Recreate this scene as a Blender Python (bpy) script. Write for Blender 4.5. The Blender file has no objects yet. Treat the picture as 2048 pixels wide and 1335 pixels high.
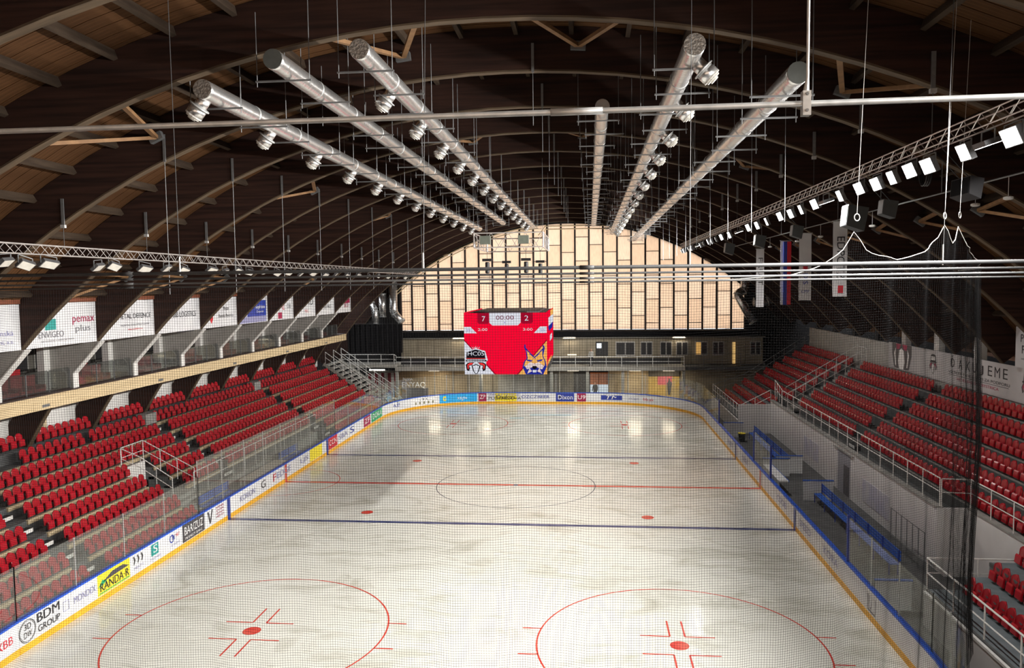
import bpy, bmesh, math, random
import numpy as np
from mathutils import Vector, Matrix
random.seed(7)
rng = np.random.default_rng(7)
SC = bpy.context.scene
COL = SC.collection

# ------------------------------------------------------------------ camera, world, exposure
CAM = Vector((4.2423, -43.0536, 11.3861)); YAW, PITCH, ROLL, FPX = -0.1008, -0.0639, -0.012, 1541.0
_f = Vector((math.sin(YAW)*math.cos(PITCH), math.cos(YAW)*math.cos(PITCH), math.sin(PITCH)))
_r0 = Vector((math.cos(YAW), -math.sin(YAW), 0)); _u0 = _r0.cross(_f)
_r = math.cos(ROLL)*_r0 + math.sin(ROLL)*_u0; _u = -math.sin(ROLL)*_r0 + math.cos(ROLL)*_u0
cam = bpy.data.cameras.new('camera'); cam.sensor_fit = 'HORIZONTAL'; cam.sensor_width = 36.0
cam.lens = FPX/2048*36.0; cam.clip_start = 0.05; cam.clip_end = 400
camo = bpy.data.objects.new('camera', cam); COL.objects.link(camo)
camo.matrix_world = Matrix(((_r.x, _u.x, -_f.x, CAM.x), (_r.y, _u.y, -_f.y, CAM.y), (_r.z, _u.z, -_f.z, CAM.z), (0, 0, 0, 1)))
SC.camera = camo
def seen_size(x, y, z):
    "apparent size (1/depth) of a point, and whether it falls in or near the picture"
    d = Vector((x, y, z)) - CAM; w = d.dot(_f)
    if w < 1: return 0, False, False
    u = 1024 + FPX*d.dot(_r)/w; v = 667.5 - FPX*d.dot(_u)/w
    return 1/w, (-10 < u < 2058 and -10 < v < 1345), (-500 < u < 2548 and -300 < v < 1700)

world = bpy.data.worlds.new('overcast_daylight'); SC.world = world; world.use_nodes = True
_bg = world.node_tree.nodes['Background']; _bg.inputs[0].default_value = (0.93, 0.96, 1.0, 1); _bg.inputs[1].default_value = 2.9
SC.view_settings.view_transform = 'Standard'; SC.view_settings.look = 'None'; SC.view_settings.gamma = 1.0
SC.view_settings.use_curve_mapping = False; SC.view_settings.exposure = 0.0
SC.cycles.max_bounces = 6; SC.cycles.diffuse_bounces = 4; SC.cycles.glossy_bounces = 3; SC.cycles.transmission_bounces = 4
SC.cycles.transparent_max_bounces = 24; SC.cycles.sample_clamp_indirect = 6.0; SC.cycles.caustics_reflective = False; SC.cycles.caustics_refractive = False
FLOOD_W = 430.0

# ------------------------------------------------------------------ materials
MATS = {}
def mat(name, c1, rough=0.6, metal=0.0, c2=None, scale=6.0, stretch=(1, 1, 1), bump=0.0, spec=0.5, detail=3.0, lo=0.35, hi=0.65, coord='Object'):
    if name in MATS: return MATS[name]
    m = bpy.data.materials.new(name); m.use_nodes = True; nt = m.node_tree; b = nt.nodes['Principled BSDF']
    b.inputs['Roughness'].default_value = rough; b.inputs['Metallic'].default_value = metal
    b.inputs['Specular IOR Level'].default_value = spec
    b.inputs['Base Color'].default_value = (*c1, 1)
    if c2 is None: c2 = tuple(min(1, v*1.18) for v in c1)
    tc = nt.nodes.new('ShaderNodeTexCoord'); mp = nt.nodes.new('ShaderNodeMapping'); nz = nt.nodes.new('ShaderNodeTexNoise')
    mp.inputs['Scale'].default_value = tuple(scale*s for s in stretch); nz.inputs['Scale'].default_value = 1.0; nz.inputs['Detail'].default_value = detail
    rp = nt.nodes.new('ShaderNodeValToRGB'); rp.color_ramp.elements[0].position = lo; rp.color_ramp.elements[1].position = hi
    rp.color_ramp.elements[0].color = (*c1, 1); rp.color_ramp.elements[1].color = (*c2, 1)
    nt.links.new(tc.outputs[coord], mp.inputs[0]); nt.links.new(mp.outputs[0], nz.inputs[0]); nt.links.new(nz.outputs['Fac'], rp.inputs[0])
    nt.links.new(rp.outputs[0], b.inputs['Base Color'])
    if bump:
        bp = nt.nodes.new('ShaderNodeBump'); bp.inputs['Strength'].default_value = bump; bp.inputs['Distance'].default_value = 0.02
        nt.links.new(nz.outputs['Fac'], bp.inputs['Height']); nt.links.new(bp.outputs[0], b.inputs['Normal'])
    MATS[name] = m; return m
def emit(name, c, s):
    if name in MATS: return MATS[name]
    m = bpy.data.materials.new(name); m.use_nodes = True; nt = m.node_tree; nt.nodes.clear()
    e = nt.nodes.new('ShaderNodeEmission'); e.inputs[0].default_value = (*c, 1); e.inputs[1].default_value = s
    o = nt.nodes.new('ShaderNodeOutputMaterial'); nt.links.new(e.outputs[0], o.inputs[0]); MATS[name] = m; return m
def glass(name, tint=(0.93, 0.95, 0.94), haze=0.05, hazec=(0.75, 0.74, 0.70), refl=0.05):
    "clear sheet: see-through, a little diffuse haze, mirror-like at grazing angles"
    if name in MATS: return MATS[name]
    m = bpy.data.materials.new(name); m.use_nodes = True; nt = m.node_tree; nt.nodes.clear()
    t = nt.nodes.new('ShaderNodeBsdfTransparent'); t.inputs[0].default_value = (*tint, 1)
    d = nt.nodes.new('ShaderNodeBsdfDiffuse'); d.inputs[0].default_value = (*hazec, 1)
    g = nt.nodes.new('ShaderNodeBsdfGlossy'); g.inputs['Roughness'].default_value = 0.03; g.inputs[0].default_value = (0.9, 0.9, 0.9, 1)
    mx = nt.nodes.new('ShaderNodeMixShader'); mx.inputs[0].default_value = haze; nt.links.new(t.outputs[0], mx.inputs[1]); nt.links.new(d.outputs[0], mx.inputs[2])
    fr = nt.nodes.new('ShaderNodeFresnel'); fr.inputs[0].default_value = 1.45
    ml = nt.nodes.new('ShaderNodeMath'); ml.operation = 'MULTIPLY'; ml.inputs[1].default_value = refl*10; nt.links.new(fr.outputs[0], ml.inputs[0])
    m2 = nt.nodes.new('ShaderNodeMixShader'); nt.links.new(ml.outputs[0], m2.inputs[0]); nt.links.new(mx.outputs[0], m2.inputs[1]); nt.links.new(g.outputs[0], m2.inputs[2])
    o = nt.nodes.new('ShaderNodeOutputMaterial'); nt.links.new(m2.outputs[0], o.inputs[0]); MATS[name] = m; return m

RED = mat('red_seat_plastic', (0.30, 0.005, 0.012), 0.22, c2=(0.37, 0.008, 0.018), scale=3)
REDW = mat('weathered_red_plastic', (0.24, 0.015, 0.018), 0.35, c2=(0.34, 0.02, 0.025), scale=5)
BLACK = mat('black_plastic', (0.012, 0.012, 0.014), 0.5)
BLKM = mat('black_metal', (0.02, 0.02, 0.022), 0.45, 0.3)
CLOTH = mat('black_curtain_cloth', (0.006, 0.006, 0.007), 0.95, scale=3, spec=0.1)
STEEL = mat('galvanised_steel', (0.40, 0.41, 0.41), 0.4, 0.35, c2=(0.52, 0.53, 0.53), scale=9)
DULL = mat('dull_zinc_steel', (0.16, 0.165, 0.17), 0.5, 0.5, scale=9)
ALU = mat('aluminium_truss', (0.62, 0.58, 0.57), 0.35, 0.6)
DUCT = mat('spiral_duct_metal', (0.60, 0.60, 0.60), 0.26, 0.88, c2=(0.76, 0.75, 0.74), scale=5, stretch=(1, 2.5, 1), bump=0.35)
CAPM = mat('grey_duct_cap', (0.07, 0.075, 0.07), 0.6, 0.2)
FOIL = mat('crumpled_foil', (0.22, 0.20, 0.18), 0.35, 0.7, c2=(0.45, 0.43, 0.40), scale=22, bump=0.9)
WHITEP = mat('white_paint', (0.60, 0.59, 0.57), 0.6, scale=2, c2=(0.66, 0.65, 0.63))
RAILW = mat('white_painted_rail', (0.62, 0.62, 0.61), 0.4)
CONC = mat('grey_painted_concrete', (0.055, 0.058, 0.060), 0.75, c2=(0.085, 0.087, 0.088), scale=3)
CONCL = mat('light_grey_concrete', (0.20, 0.20, 0.19), 0.8, c2=(0.28, 0.275, 0.26), scale=2.5)
DECKB = mat('blue_grey_deck', (0.10, 0.125, 0.14), 0.6, c2=(0.14, 0.165, 0.18), scale=3)
KERB = mat('tan_timber_edge', (0.42, 0.33, 0.20), 0.6, c2=(0.52, 0.43, 0.28), scale=4, stretch=(1, 6, 1))
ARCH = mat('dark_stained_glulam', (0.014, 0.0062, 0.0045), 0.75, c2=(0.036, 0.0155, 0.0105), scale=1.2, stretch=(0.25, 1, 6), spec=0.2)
SOFF = mat('bounce_lit_soffit', (0.060, 0.042, 0.027), 0.7, c2=(0.095, 0.067, 0.042), scale=2, stretch=(0.5, 4, 0.5), spec=0.2)  # lighter tan puts the ice's bounce light into the arch undersides
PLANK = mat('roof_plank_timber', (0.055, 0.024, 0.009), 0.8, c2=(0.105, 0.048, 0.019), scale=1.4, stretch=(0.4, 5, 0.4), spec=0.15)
PURL = mat('purlin_timber', (0.030, 0.020, 0.014), 0.8, c2=(0.055, 0.038, 0.026), scale=2, stretch=(3, 0.4, 3), spec=0.15)
BRACE = mat('orange_brace_timber', (0.16, 0.080, 0.030), 0.7, c2=(0.22, 0.115, 0.045), scale=3)
RUST = mat('red_brown_board', (0.16, 0.045, 0.02), 0.7, c2=(0.20, 0.06, 0.028), scale=2, stretch=(1, 5, 1))
BEAMW = mat('pale_pine_glulam', (0.50, 0.38, 0.22), 0.55, c2=(0.62, 0.49, 0.30), scale=1.5, stretch=(2, 0.35, 10))
DARKW = mat('dark_brown_ledge', (0.03, 0.014, 0.010), 0.6)
BRDW = mat('white_board_plastic', (0.66, 0.67, 0.70), 0.35, scale=2, c2=(0.72, 0.73, 0.75))
YEL = mat('yellow_kick_plate', (0.72, 0.36, 0.015), 0.4, scale=3, c2=(0.80, 0.43, 0.03))
BLUE = mat('blue_cap_rail', (0.012, 0.075, 0.46), 0.35, scale=3)
BLUD = mat('dark_blue_post', (0.012, 0.03, 0.22), 0.4)
BLUB = mat('blue_bench_slats', (0.015, 0.085, 0.40), 0.45)
PANE = glass('rink_glass', refl=0.022, haze=0.035)
PANEB = glass('box_glass', tint=(0.86, 0.88, 0.87), haze=0.03, refl=0.07)
BANW = mat('white_vinyl_banner', (0.60, 0.60, 0.63), 0.55, scale=1.5, c2=(0.66, 0.66, 0.68))
GREYP = mat('grey_white_paint', (0.30, 0.29, 0.27), 0.7, c2=(0.36, 0.35, 0.33), scale=2)
NETM = mat('black_net_twine', (0.012, 0.012, 0.013), 0.9, spec=0.1)
ROPE = mat('white_rope', (0.36, 0.35, 0.33), 0.7)
CABLE = mat('dark_steel_cable', (0.055, 0.056, 0.058), 0.6, 0.2)
FLOORM = mat('dark_rubber_floor', (0.035, 0.036, 0.038), 0.7, c2=(0.06, 0.06, 0.06), scale=2)
OFFW = mat('beige_office_wall', (0.20, 0.17, 0.12), 0.8, c2=(0.26, 0.225, 0.165), scale=1.2)
CONW = mat('tan_concourse_wall', (0.30, 0.225, 0.13), 0.75, c2=(0.40, 0.31, 0.19), scale=0.8)
DARKWALL = mat('dark_hall_wall', (0.012, 0.011, 0.012), 0.9, scale=1)
INK = mat('black_print', (0.012, 0.012, 0.018), 0.5)
INKR = mat('red_print', (0.50, 0.015, 0.03), 0.5)
INKG = mat('grey_print', (0.16, 0.16, 0.18), 0.5)
INKB = mat('blue_print', (0.02, 0.04, 0.28), 0.5)
INKT = mat('teal_print', (0.02, 0.25, 0.23), 0.5)
INKY = mat('yellow_print', (0.75, 0.62, 0.03), 0.5)
INKN = mat('green_print', (0.02, 0.30, 0.12), 0.5)
INKC = mat('light_blue_print', (0.02, 0.35, 0.72), 0.5)
INKW = mat('white_print', (0.72, 0.72, 0.72), 0.5)
INKM = mat('maroon_print', (0.30, 0.01, 0.06), 0.5)
INKD = mat('charcoal_print', (0.055, 0.052, 0.058), 0.5)
INKV = mat('lavender_print', (0.25, 0.25, 0.42), 0.5)

# ------------------------------------------------------------------ helpers
def wloc(o):
    v = Vector((0, 0, 0))
    while o is not None: v += o.location; o = o.parent
    return v
def tag(o, label=None, cat=None, group=None, kind=None):
    for k, v in (('label', label), ('category', cat), ('group', group), ('kind', kind)):
        if v: o[k] = v
    return o
def empty(name, loc, label=None, cat=None, group=None, kind=None):
    o = bpy.data.objects.new(name, None); COL.objects.link(o); o.location = loc; o.empty_display_size = 0.2
    return tag(o, label, cat, group, kind)
def place(name, me, parent=None, loc=(0, 0, 0), rotz=None):
    o = bpy.data.objects.new(name, me); COL.objects.link(o); o.parent = parent; o.location = loc
    if rotz is not None: o.rotation_euler = (0, 0, rotz)
    return o
class MB:
    def __init__(s): s.v = []; s.f = []; s.m = []; s.mi = 0
    def add(s, vs, fs):
        n = len(s.v); s.v += [tuple(p) for p in vs]; s.f += [tuple(n+i for i in f) for f in fs]; s.m += [s.mi]*len(fs); return s
    def box(s, x0, x1, y0, y1, z0, z1):
        if x0 > x1: x0, x1 = x1, x0
        if y0 > y1: y0, y1 = y1, y0
        if z0 > z1: z0, z1 = z1, z0
        return s.add([(x0, y0, z0), (x1, y0, z0), (x1, y1, z0), (x0, y1, z0), (x0, y0, z1), (x1, y0, z1), (x1, y1, z1), (x0, y1, z1)],
                     [(0, 3, 2, 1), (4, 5, 6, 7), (0, 1, 5, 4), (1, 2, 6, 5), (2, 3, 7, 6), (3, 0, 4, 7)])
    def bar(s, p, q, w, h, up=(0, 0, 1)):
        p = Vector(p); q = Vector(q); d = (q-p).normalized(); up = Vector(up)
        a = d.cross(up)
        if a.length < 1e-4: a = d.cross(Vector((0, 1, 0)))
        a.normalize(); b = a.cross(d); a *= w/2; b *= h/2
        return s.add([p-a-b, p+a-b, p+a+b, p-a+b, q-a-b, q+a-b, q+a+b, q-a+b],
                     [(0, 1, 2, 3), (4, 7, 6, 5), (0, 4, 5, 1), (1, 5, 6, 2), (2, 6, 7, 3), (3, 7, 4, 0)])
    def tube(s, pts, r, n=6, cap=True):
        pts = [Vector(p) for p in pts]; N = len(pts); rs = r if isinstance(r, (list, tuple)) else [r]*N
        vs = []; prev = None
        for i, p in enumerate(pts):
            d = (pts[min(i+1, N-1)]-pts[max(i-1, 0)]).normalized()
            if prev is None:
                a = d.cross(Vector((0, 0, 1)))
                if a.length < 1e-3: a = d.cross(Vector((0, 1, 0)))
            else: a = prev - d*prev.dot(d)
            a.normalize(); prev = a; b = d.cross(a)
            vs += [p + rs[i]*(math.cos(2*math.pi*k/n)*a + math.sin(2*math.pi*k/n)*b) for k in range(n)]
        fs = [(i*n+k, i*n+(k+1) % n, (i+1)*n+(k+1) % n, (i+1)*n+k) for i in range(N-1) for k in range(n)]
        if cap: fs += [tuple(range(n-1, -1, -1)), tuple((N-1)*n+k for k in range(n))]
        return s.add(vs, fs)
    def prism(s, poly, axis, a, b):
        "poly = 2D outline, extruded along axis from a to b"
        mk = {'x': lambda p, t: (t, p[0], p[1]), 'y': lambda p, t: (p[0], t, p[1]), 'z': lambda p, t: (p[0], p[1], t)}[axis]
        n = len(poly); vs = [mk(p, a) for p in poly] + [mk(p, b) for p in poly]
        return s.add(vs, [tuple(range(n-1, -1, -1)), tuple(range(n, 2*n))] + [(i, (i+1) % n, n+(i+1) % n, n+i) for i in range(n)])
    def mesh(s, name, mats, off=(0, 0, 0), smooth=False, fix=True):
        me = bpy.data.meshes.new(name); o = Vector(off)
        me.from_pydata([(v[0]-o.x, v[1]-o.y, v[2]-o.z) for v in s.v], [], s.f)
        ms = mats if isinstance(mats, (list, tuple)) else [mats]
        for m in ms: me.materials.append(m)
        if len(ms) > 1: me.polygons.foreach_set('material_index', s.m)
        if fix:
            bm = bmesh.new(); bm.from_mesh(me); bmesh.ops.recalc_face_normals(bm, faces=bm.faces); bm.to_mesh(me); bm.free()
        if smooth: me.polygons.foreach_set('use_smooth', [True]*len(me.polygons))
        me.update(); return me
    def build(s, name, mats, parent=None, smooth=False, base=None):
        off = wloc(parent) if parent is not None else Vector(base or (0, 0, 0))
        me = s.mesh(name, mats, off, smooth)
        o = bpy.data.objects.new(name, me); COL.objects.link(o); o.parent = parent
        if parent is None and base: o.location = base
        return o
def box(name, m, parent, x0, x1, y0, y1, z0, z1): return MB().box(x0, x1, y0, y1, z0, z1).build(name, m, parent)
def struct(o, label, cat, kind='structure'): return tag(o, label, cat, None, kind)

TEXTS = []
def text(s, p, xd, m, parent, width=None, height=0.3, name='lettering', shear=0.0, up=(0, 0, 1), depth=0.0):
    "flat lettering centred on p, reading along xd; scaled later to width x height (m)"
    cu = bpy.data.curves.new(name, 'FONT'); cu.body = s; cu.align_x = 'CENTER'; cu.align_y = 'CENTER'; cu.shear = shear; cu.extrude = depth; cu.resolution_u = 3
    cu.materials.append(m); o = bpy.data.objects.new(name, cu); COL.objects.link(o); o.parent = parent
    xd = Vector(xd).normalized(); up = Vector(up); n = xd.cross(up)
    o.location = Vector(p) - wloc(parent); TEXTS.append((o, xd, up, n, width, height)); return o
def finish_text():
    "scale the lettering to size and turn it into plain mesh"
    bpy.context.view_layer.update(); dg = bpy.context.evaluated_depsgraph_get()
    for o, xd, up, n, w, h in TEXTS:
        d = o.dimensions; sy = h/max(d.y, 1e-3); sx = (w/max(d.x, 1e-3)) if w else sy
        me = bpy.data.meshes.new_from_object(o.evaluated_get(dg)); par, loc, nm = o.parent, o.location.copy(), o.name.split('.')[0]
        bpy.data.objects.remove(o)
        q = bpy.data.objects.new(nm, me); COL.objects.link(q); q.parent = par; q.location = loc
        q.rotation_euler = Matrix((xd, up, n)).transposed().to_euler(); q.scale = (sx, sy, 1)
# ------------------------------------------------------------------ ice, boards, glass
RW, RL, RR = 13.56, 29.8, 8.5
SEG = [2*(RL-RR), RR*math.pi/2, 2*(RW-RR), RR*math.pi/2, 2*(RL-RR), RR*math.pi/2, 2*(RW-RR), RR*math.pi/2]
PER = sum(SEG)
def rim(s):
    "point, tangent on the rink outline; clockwise from the near end of the side under the gallery"
    s %= PER; i = 0
    while s > SEG[i]: s -= SEG[i]; i += 1
    if i % 2 == 0:
        p0 = [(-RW, -RL+RR), None, (-RW+RR, RL), None, (RW, RL-RR), None, (RW-RR, -RL), None][i]; t = [(0, 1), 0, (1, 0), 0, (0, -1), 0, (-1, 0)][i]
        return (p0[0]+t[0]*s, p0[1]+t[1]*s), t
    c = {1: (-RW+RR, RL-RR), 3: (RW-RR, RL-RR), 5: (RW-RR, -RL+RR), 7: (-RW+RR, -RL+RR)}[i]; a0 = {1: math.pi, 3: math.pi/2, 5: 0, 7: -math.pi/2}[i]
    a = a0 - s/RR
    return (c[0]+RR*math.cos(a), c[1]+RR*math.sin(a)), (math.sin(a), -math.cos(a))
def sY(y): return y+RL-RR                       # arc length of a point on the gallery side
def sFar(x): return SEG[0]+SEG[1]+(x+RW-RR)     # ... on the far end
def sR(y): return SEG[0]+SEG[1]+SEG[2]+SEG[3]+(RL-RR-y)
def strip(mb, s0, s1, o0, o1, z0, z1, step=1.2):
    "curved slab along the outline; offsets outward positive"
    n = max(1, int(math.ceil((s1-s0)/step))); vs = []
    for k in range(n+1):
        (x, y), (tx, ty) = rim(s0+(s1-s0)*k/n); nx, ny = -ty, tx
        vs += [(x+nx*o0, y+ny*o0, z0), (x+nx*o1, y+ny*o1, z0), (x+nx*o1, y+ny*o1, z1), (x+nx*o0, y+ny*o0, z1)]
    fs = [(0, 1, 2, 3), (4*n+3, 4*n+2, 4*n+1, 4*n)]
    for k in range(n):
        for j in range(4): fs.append((4*k+j, 4*k+4+j, 4*k+4+(j+1) % 4, 4*k+(j+1) % 4))
    return mb.add(vs, fs)

flo = MB().box(-27, 29, -47, 40, -0.35, -0.06).build('floor', FLOORM); struct(flo, 'dark rubber floor around the rink', 'floor')
# ice with scuffed, slightly glossy surface
ICE = bpy.data.materials.new('scuffed_ice'); ICE.use_nodes = True
def _ice():
    nt = ICE.node_tree; b = nt.nodes['Principled BSDF']; L = nt.links.new
    tc = nt.nodes.new('ShaderNodeTexCoord')
    def noise(sc, det, rgh=0.55, dist=0.0):
        mp = nt.nodes.new('ShaderNodeMapping'); mp.inputs['Scale'].default_value = sc; nz = nt.nodes.new('ShaderNodeTexNoise'); nz.inputs['Scale'].default_value = 1; nz.inputs['Detail'].default_value = det
        nz.inputs['Roughness'].default_value = rgh; nz.inputs['Distortion'].default_value = dist; L(tc.outputs['Object'], mp.inputs[0]); L(mp.outputs[0], nz.inputs[0]); return nz.outputs['Fac']
    def ramp(src, a, ca, z, cz):
        r = nt.nodes.new('ShaderNodeValToRGB'); r.color_ramp.elements[0].position = a; r.color_ramp.elements[0].color = (*ca, 1); r.color_ramp.elements[1].position = z; r.color_ramp.elements[1].color = (*cz, 1); L(src, r.inputs[0]); return r.outputs[0]
    base = ramp(noise((0.10, 0.22, 1), 4), 0.3, (0.62, 0.62, 0.565), 0.7, (0.72, 0.725, 0.68))
    dirt = ramp(noise((0.30, 0.55, 1), 6, 0.62, 1.2), 0.50, (1, 1, 1), 0.78, (0.62, 0.60, 0.53))
    scr = ramp(noise((0.7, 5.0, 1), 4, 0.7, 0.6), 0.56, (1, 1, 1), 0.80, (0.80, 0.78, 0.74))
    m1 = nt.nodes.new('ShaderNodeMix'); m1.data_type = 'RGBA'; m1.blend_type = 'MULTIPLY'; m1.inputs[0].default_value = 1; L(base, m1.inputs[6]); L(dirt, m1.inputs[7])
    m2 = nt.nodes.new('ShaderNodeMix'); m2.data_type = 'RGBA'; m2.blend_type = 'MULTIPLY'; m2.inputs[0].default_value = 0.8; L(m1.outputs[2], m2.inputs[6]); L(scr, m2.inputs[7])
    L(m2.outputs[2], b.inputs['Base Color'])
    rr = ramp(noise((0.5, 1.2, 1), 5), 0.35, (0.10, 0.10, 0.10), 0.7, (0.30, 0.30, 0.30)); L(rr, b.inputs['Roughness']); b.inputs['IOR'].default_value = 1.33
_ice()
ice = empty('ice_sheet', (0, 0, 0), 'pale scuffed sheet of ice with red and blue hockey lines', 'ice', kind='structure')
N = 140; poly = [rim(PER*(1-k/N))[0] for k in range(N)]
MB().prism(poly, 'z', -0.06, 0.0).build('ice_surface', ICE, ice)
RLINE = mat('red_line_paint', (0.55, 0.035, 0.025), 0.25, c2=(0.62, 0.10, 0.07), scale=1.5)
BLINE = mat('blue_line_paint', (0.03, 0.045, 0.14), 0.25, c2=(0.07, 0.085, 0.20), scale=1.5)
CIRC = mat('dark_circle_paint', (0.10, 0.11, 0.14), 0.25)
def ring(cx, cy, r, w, m, name, a0=0, a1=2*math.pi, n=72):
    vs = []; 
    for k in range(n+1):
        a = a0+(a1-a0)*k/n; vs += [(cx+(r-w/2)*math.cos(a), cy+(r-w/2)*math.sin(a), 0.004), (cx+(r+w/2)*math.cos(a), cy+(r+w/2)*math.sin(a), 0.004)]
    return MB().add(vs, [(2*k, 2*k+1, 2*k+3, 2*k+2) for k in range(n)]).build(name, m, ice)
def flat(x0, x1, y0, y1, m, name, z=0.004): return MB().add([(x0, y0, z), (x1, y0, z), (x1, y1, z), (x0, y1, z)], [(0, 1, 2, 3)]).build(name, m, ice)
def disc(cx, cy, r, m, name, n=32): return MB().add([(cx+r*math.cos(2*math.pi*k/n), cy+r*math.sin(2*math.pi*k/n), 0.005) for k in range(n)], [tuple(range(n))]).build(name, m, ice)
BLY, SX, FS = 7.21, 7.0, 19.1
flat(-RW, RW, -0.15, 0.15, RLINE, 'centre_line'); flat(-RW, RW, BLY-0.15, BLY+0.15, BLINE, 'blue_line'); flat(-RW, RW, -BLY-0.15, -BLY+0.15, BLINE, 'blue_line')
flat(-RW+0.9, RW-0.9, 25.55, 25.60, RLINE, 'goal_line'); flat(-RW+0.9, RW-0.9, -25.60, -25.55, RLINE, 'goal_line')
ring(0, 0, 4.5, 0.05, CIRC, 'centre_circle'); disc(0, 0, 0.15, BLINE, 'centre_spot'); ring(-RW+0.1, 0, 3.0, 0.05, RLINE, 'referee_crease', -math.pi/2, math.pi/2, 36)
for sx in (-1, 1):
    for sy in (-1, 1):
        disc(sx*SX, sy*(BLY-1.5), 0.30, RLINE, 'neutral_spot'); cx, cy = sx*SX, sy*FS
        disc(cx, cy, 0.30, RLINE, 'faceoff_spot'); ring(cx, cy, 4.5, 0.055, RLINE, 'faceoff_circle', n=96)
        for a in (-1, 1):
            for b in (-1, 1):
                x0, y0 = cx+a*0.24, cy+b*0.62
                flat(x0, x0+a*0.95, y0-0.03, y0+0.03, RLINE, 'faceoff_mark'); flat(x0-0.03, x0+0.03, y0, y0+b*1.15, RLINE, 'faceoff_mark')
                yb = cy+b*0.9; xe = cx+a*math.sqrt(4.5**2-0.81); flat(xe, xe+a*0.62, yb-0.03, yb+0.03, RLINE, 'hash_mark')
ICEAD = mat('pale_blue_ice_print', (0.42, 0.58, 0.62), 0.25, c2=(0.55, 0.65, 0.66), scale=2)
flat(-1.0, 2.6, 23.2, 24.0, ICEAD, 'ice_logo'); flat(-2.6, -1.4, 21.6, 22.3, ICEAD, 'ice_logo')

boards = empty('rink_boards', (0, 0, 0), 'white dasher boards with blue cap, yellow kick plate and sponsor prints round the ice', 'boards')
npan = 64
for k in range(npan):
    s0, s1 = PER*k/npan, PER*(k+1)/npan
    strip(MB(), s0+0.006, s1-0.006, 0.0, 0.07, 0.20, 1.06).build('board_panel', BRDW, boards)
    strip(MB(), s0+0.006, s1-0.006, -0.015, 0.07, -0.06, 0.22).build('kick_plate', YEL, boards)
for k in range(16): strip(MB(), PER*k/16, PER*(k+1)/16, -0.04, 0.13, 1.05, 1.115).build('cap_rail', BLUE, boards)
# blue and red line stripes painted up the boards
for s, m in ((sY(-BLY), BLUD), (sY(BLY), BLUD), (sR(-BLY), BLUD), (sR(BLY), BLUD), (sY(0), RLINE), (sR(0), RLINE)):
    strip(MB(), s-0.15, s+0.15, -0.020, -0.016, 0.0, 1.05).build('line_stripe', m, boards)
def ad(s0, s1, m, z0=0.25, z1=1.03): return strip(MB(), s0, s1, -0.010, -0.002, z0, z1, 0.5).build('sponsor_print', m, boards)
def adtext(t, s0, s1, zc, h, m, parent=None, shear=0.0):
    (x, y), (tx, ty) = rim((s0+s1)/2); o = -0.024
    return text(t, (x-ty*o, y+tx*o, zc), (tx, ty, 0), m, parent or boards, (s1-s0), h, shear=shear)
def adring(s, zc, r, m, w=0.03):
    (x, y), (tx, ty) = rim(s); nx, ny = ty, -tx; vs = []; n = 32
    for k in range(n):
        a = 2*math.pi*k/n
        for rr in (r-w/2, r+w/2): vs.append((x+nx*.014+tx*rr*math.cos(a), y+ny*.014+ty*rr*math.cos(a), zc+rr*math.sin(a)))
    return MB().add(vs, [(2*k, 2*k+1, (2*k+3) % (2*n), (2*k+2) % (2*n)) for k in range(n)]).build('logo_ring', m, boards)
def adpoly(s, pts, m, name='logo_shape', parent=None, o=-0.014):
    "flat printed shape: pts in (along, height) metres relative to s"
    vs = []
    for a, z in pts:
        (x, y), (tx, ty) = rim(s+a); vs.append((x-ty*o, y+tx*o, z))
    return MB().add(vs, [tuple(range(len(vs)))]).build(name, m, parent or boards)
adtext('AXBB', sY(-22.6), sY(-21.55), 0.62, 0.26, INKR)
adring(sY(-20.93), 0.62, 0.36, INK, 0.02); adring(sY(-20.93), 0.62, 0.32, INK, 0.012)
adtext('3D', sY(-21.08), sY(-20.78), 0.76, 0.2, INK); adtext('DW', sY(-21.1), sY(-20.76), 0.50, 0.2, INK)
adtext('BDM', sY(-20.50), sY(-19.45), 0.82, 0.30, INK); adtext('GROUP', sY(-20.48), sY(-19.45), 0.46, 0.22, INK)
for a, b in (((-.16, .50), (.14, .50)), ((-.16, .82), (.14, .82))): adpoly(sY(-19.1), [(a[0], a[1]), (b[0], a[1]), (b[0], a[1]+.02), (a[0], a[1]+.02)], INKV)
for a in (-.16, .12): adpoly(sY(-19.1), [(a, .50), (a+.02, .50), (a+.02, .84), (a, .84)], INKV)
adtext('MONDEX', sY(-18.72), sY(-17.55), 0.66, 0.24, INKV)
p = ad(sY(-17.42), sY(-15.45), INKY); adtext('RANDA\u00b7R', sY(-17.30), sY(-15.55), 0.52, 0.30, INK, p)
adpoly(sY(-16.45), [(-.70, .70), (-.1, .92), (.55, .92), (.95, .76), (.2, .74)], INKD, parent=p); adpoly(sY(-16.45), [(-.95, .56), (-.7, .80), (-.45, .70), (-.6, .62)], INKN, parent=p)
adpoly(sY(-16.45), [(-.90, .30), (.95, .30), (.95, .34), (-.90, .34)], INKN, parent=p)
for k in range(3):
    a = -.30+.26*k; adpoly(sY(-14.9), [(a, .62), (a+.05, .62), (a+.14, .78), (a+.05, .95), (a-.02, .95), (a+.04, .78)], INKD)
adtext('MIESTO', sY(-15.2), sY(-14.55), 0.46, 0.10, INKV)
adpoly(sY(-13.7), [(-.28, .52), (.25, .52), (.25, .98), (-.28, .98)], INKT); adtext('S', sY(-13.85), sY(-13.55), 0.76, 0.32, INKW); adtext('STAVING', sY(-14.05), sY(-13.30), 0.40, 0.09, INKV)
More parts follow.
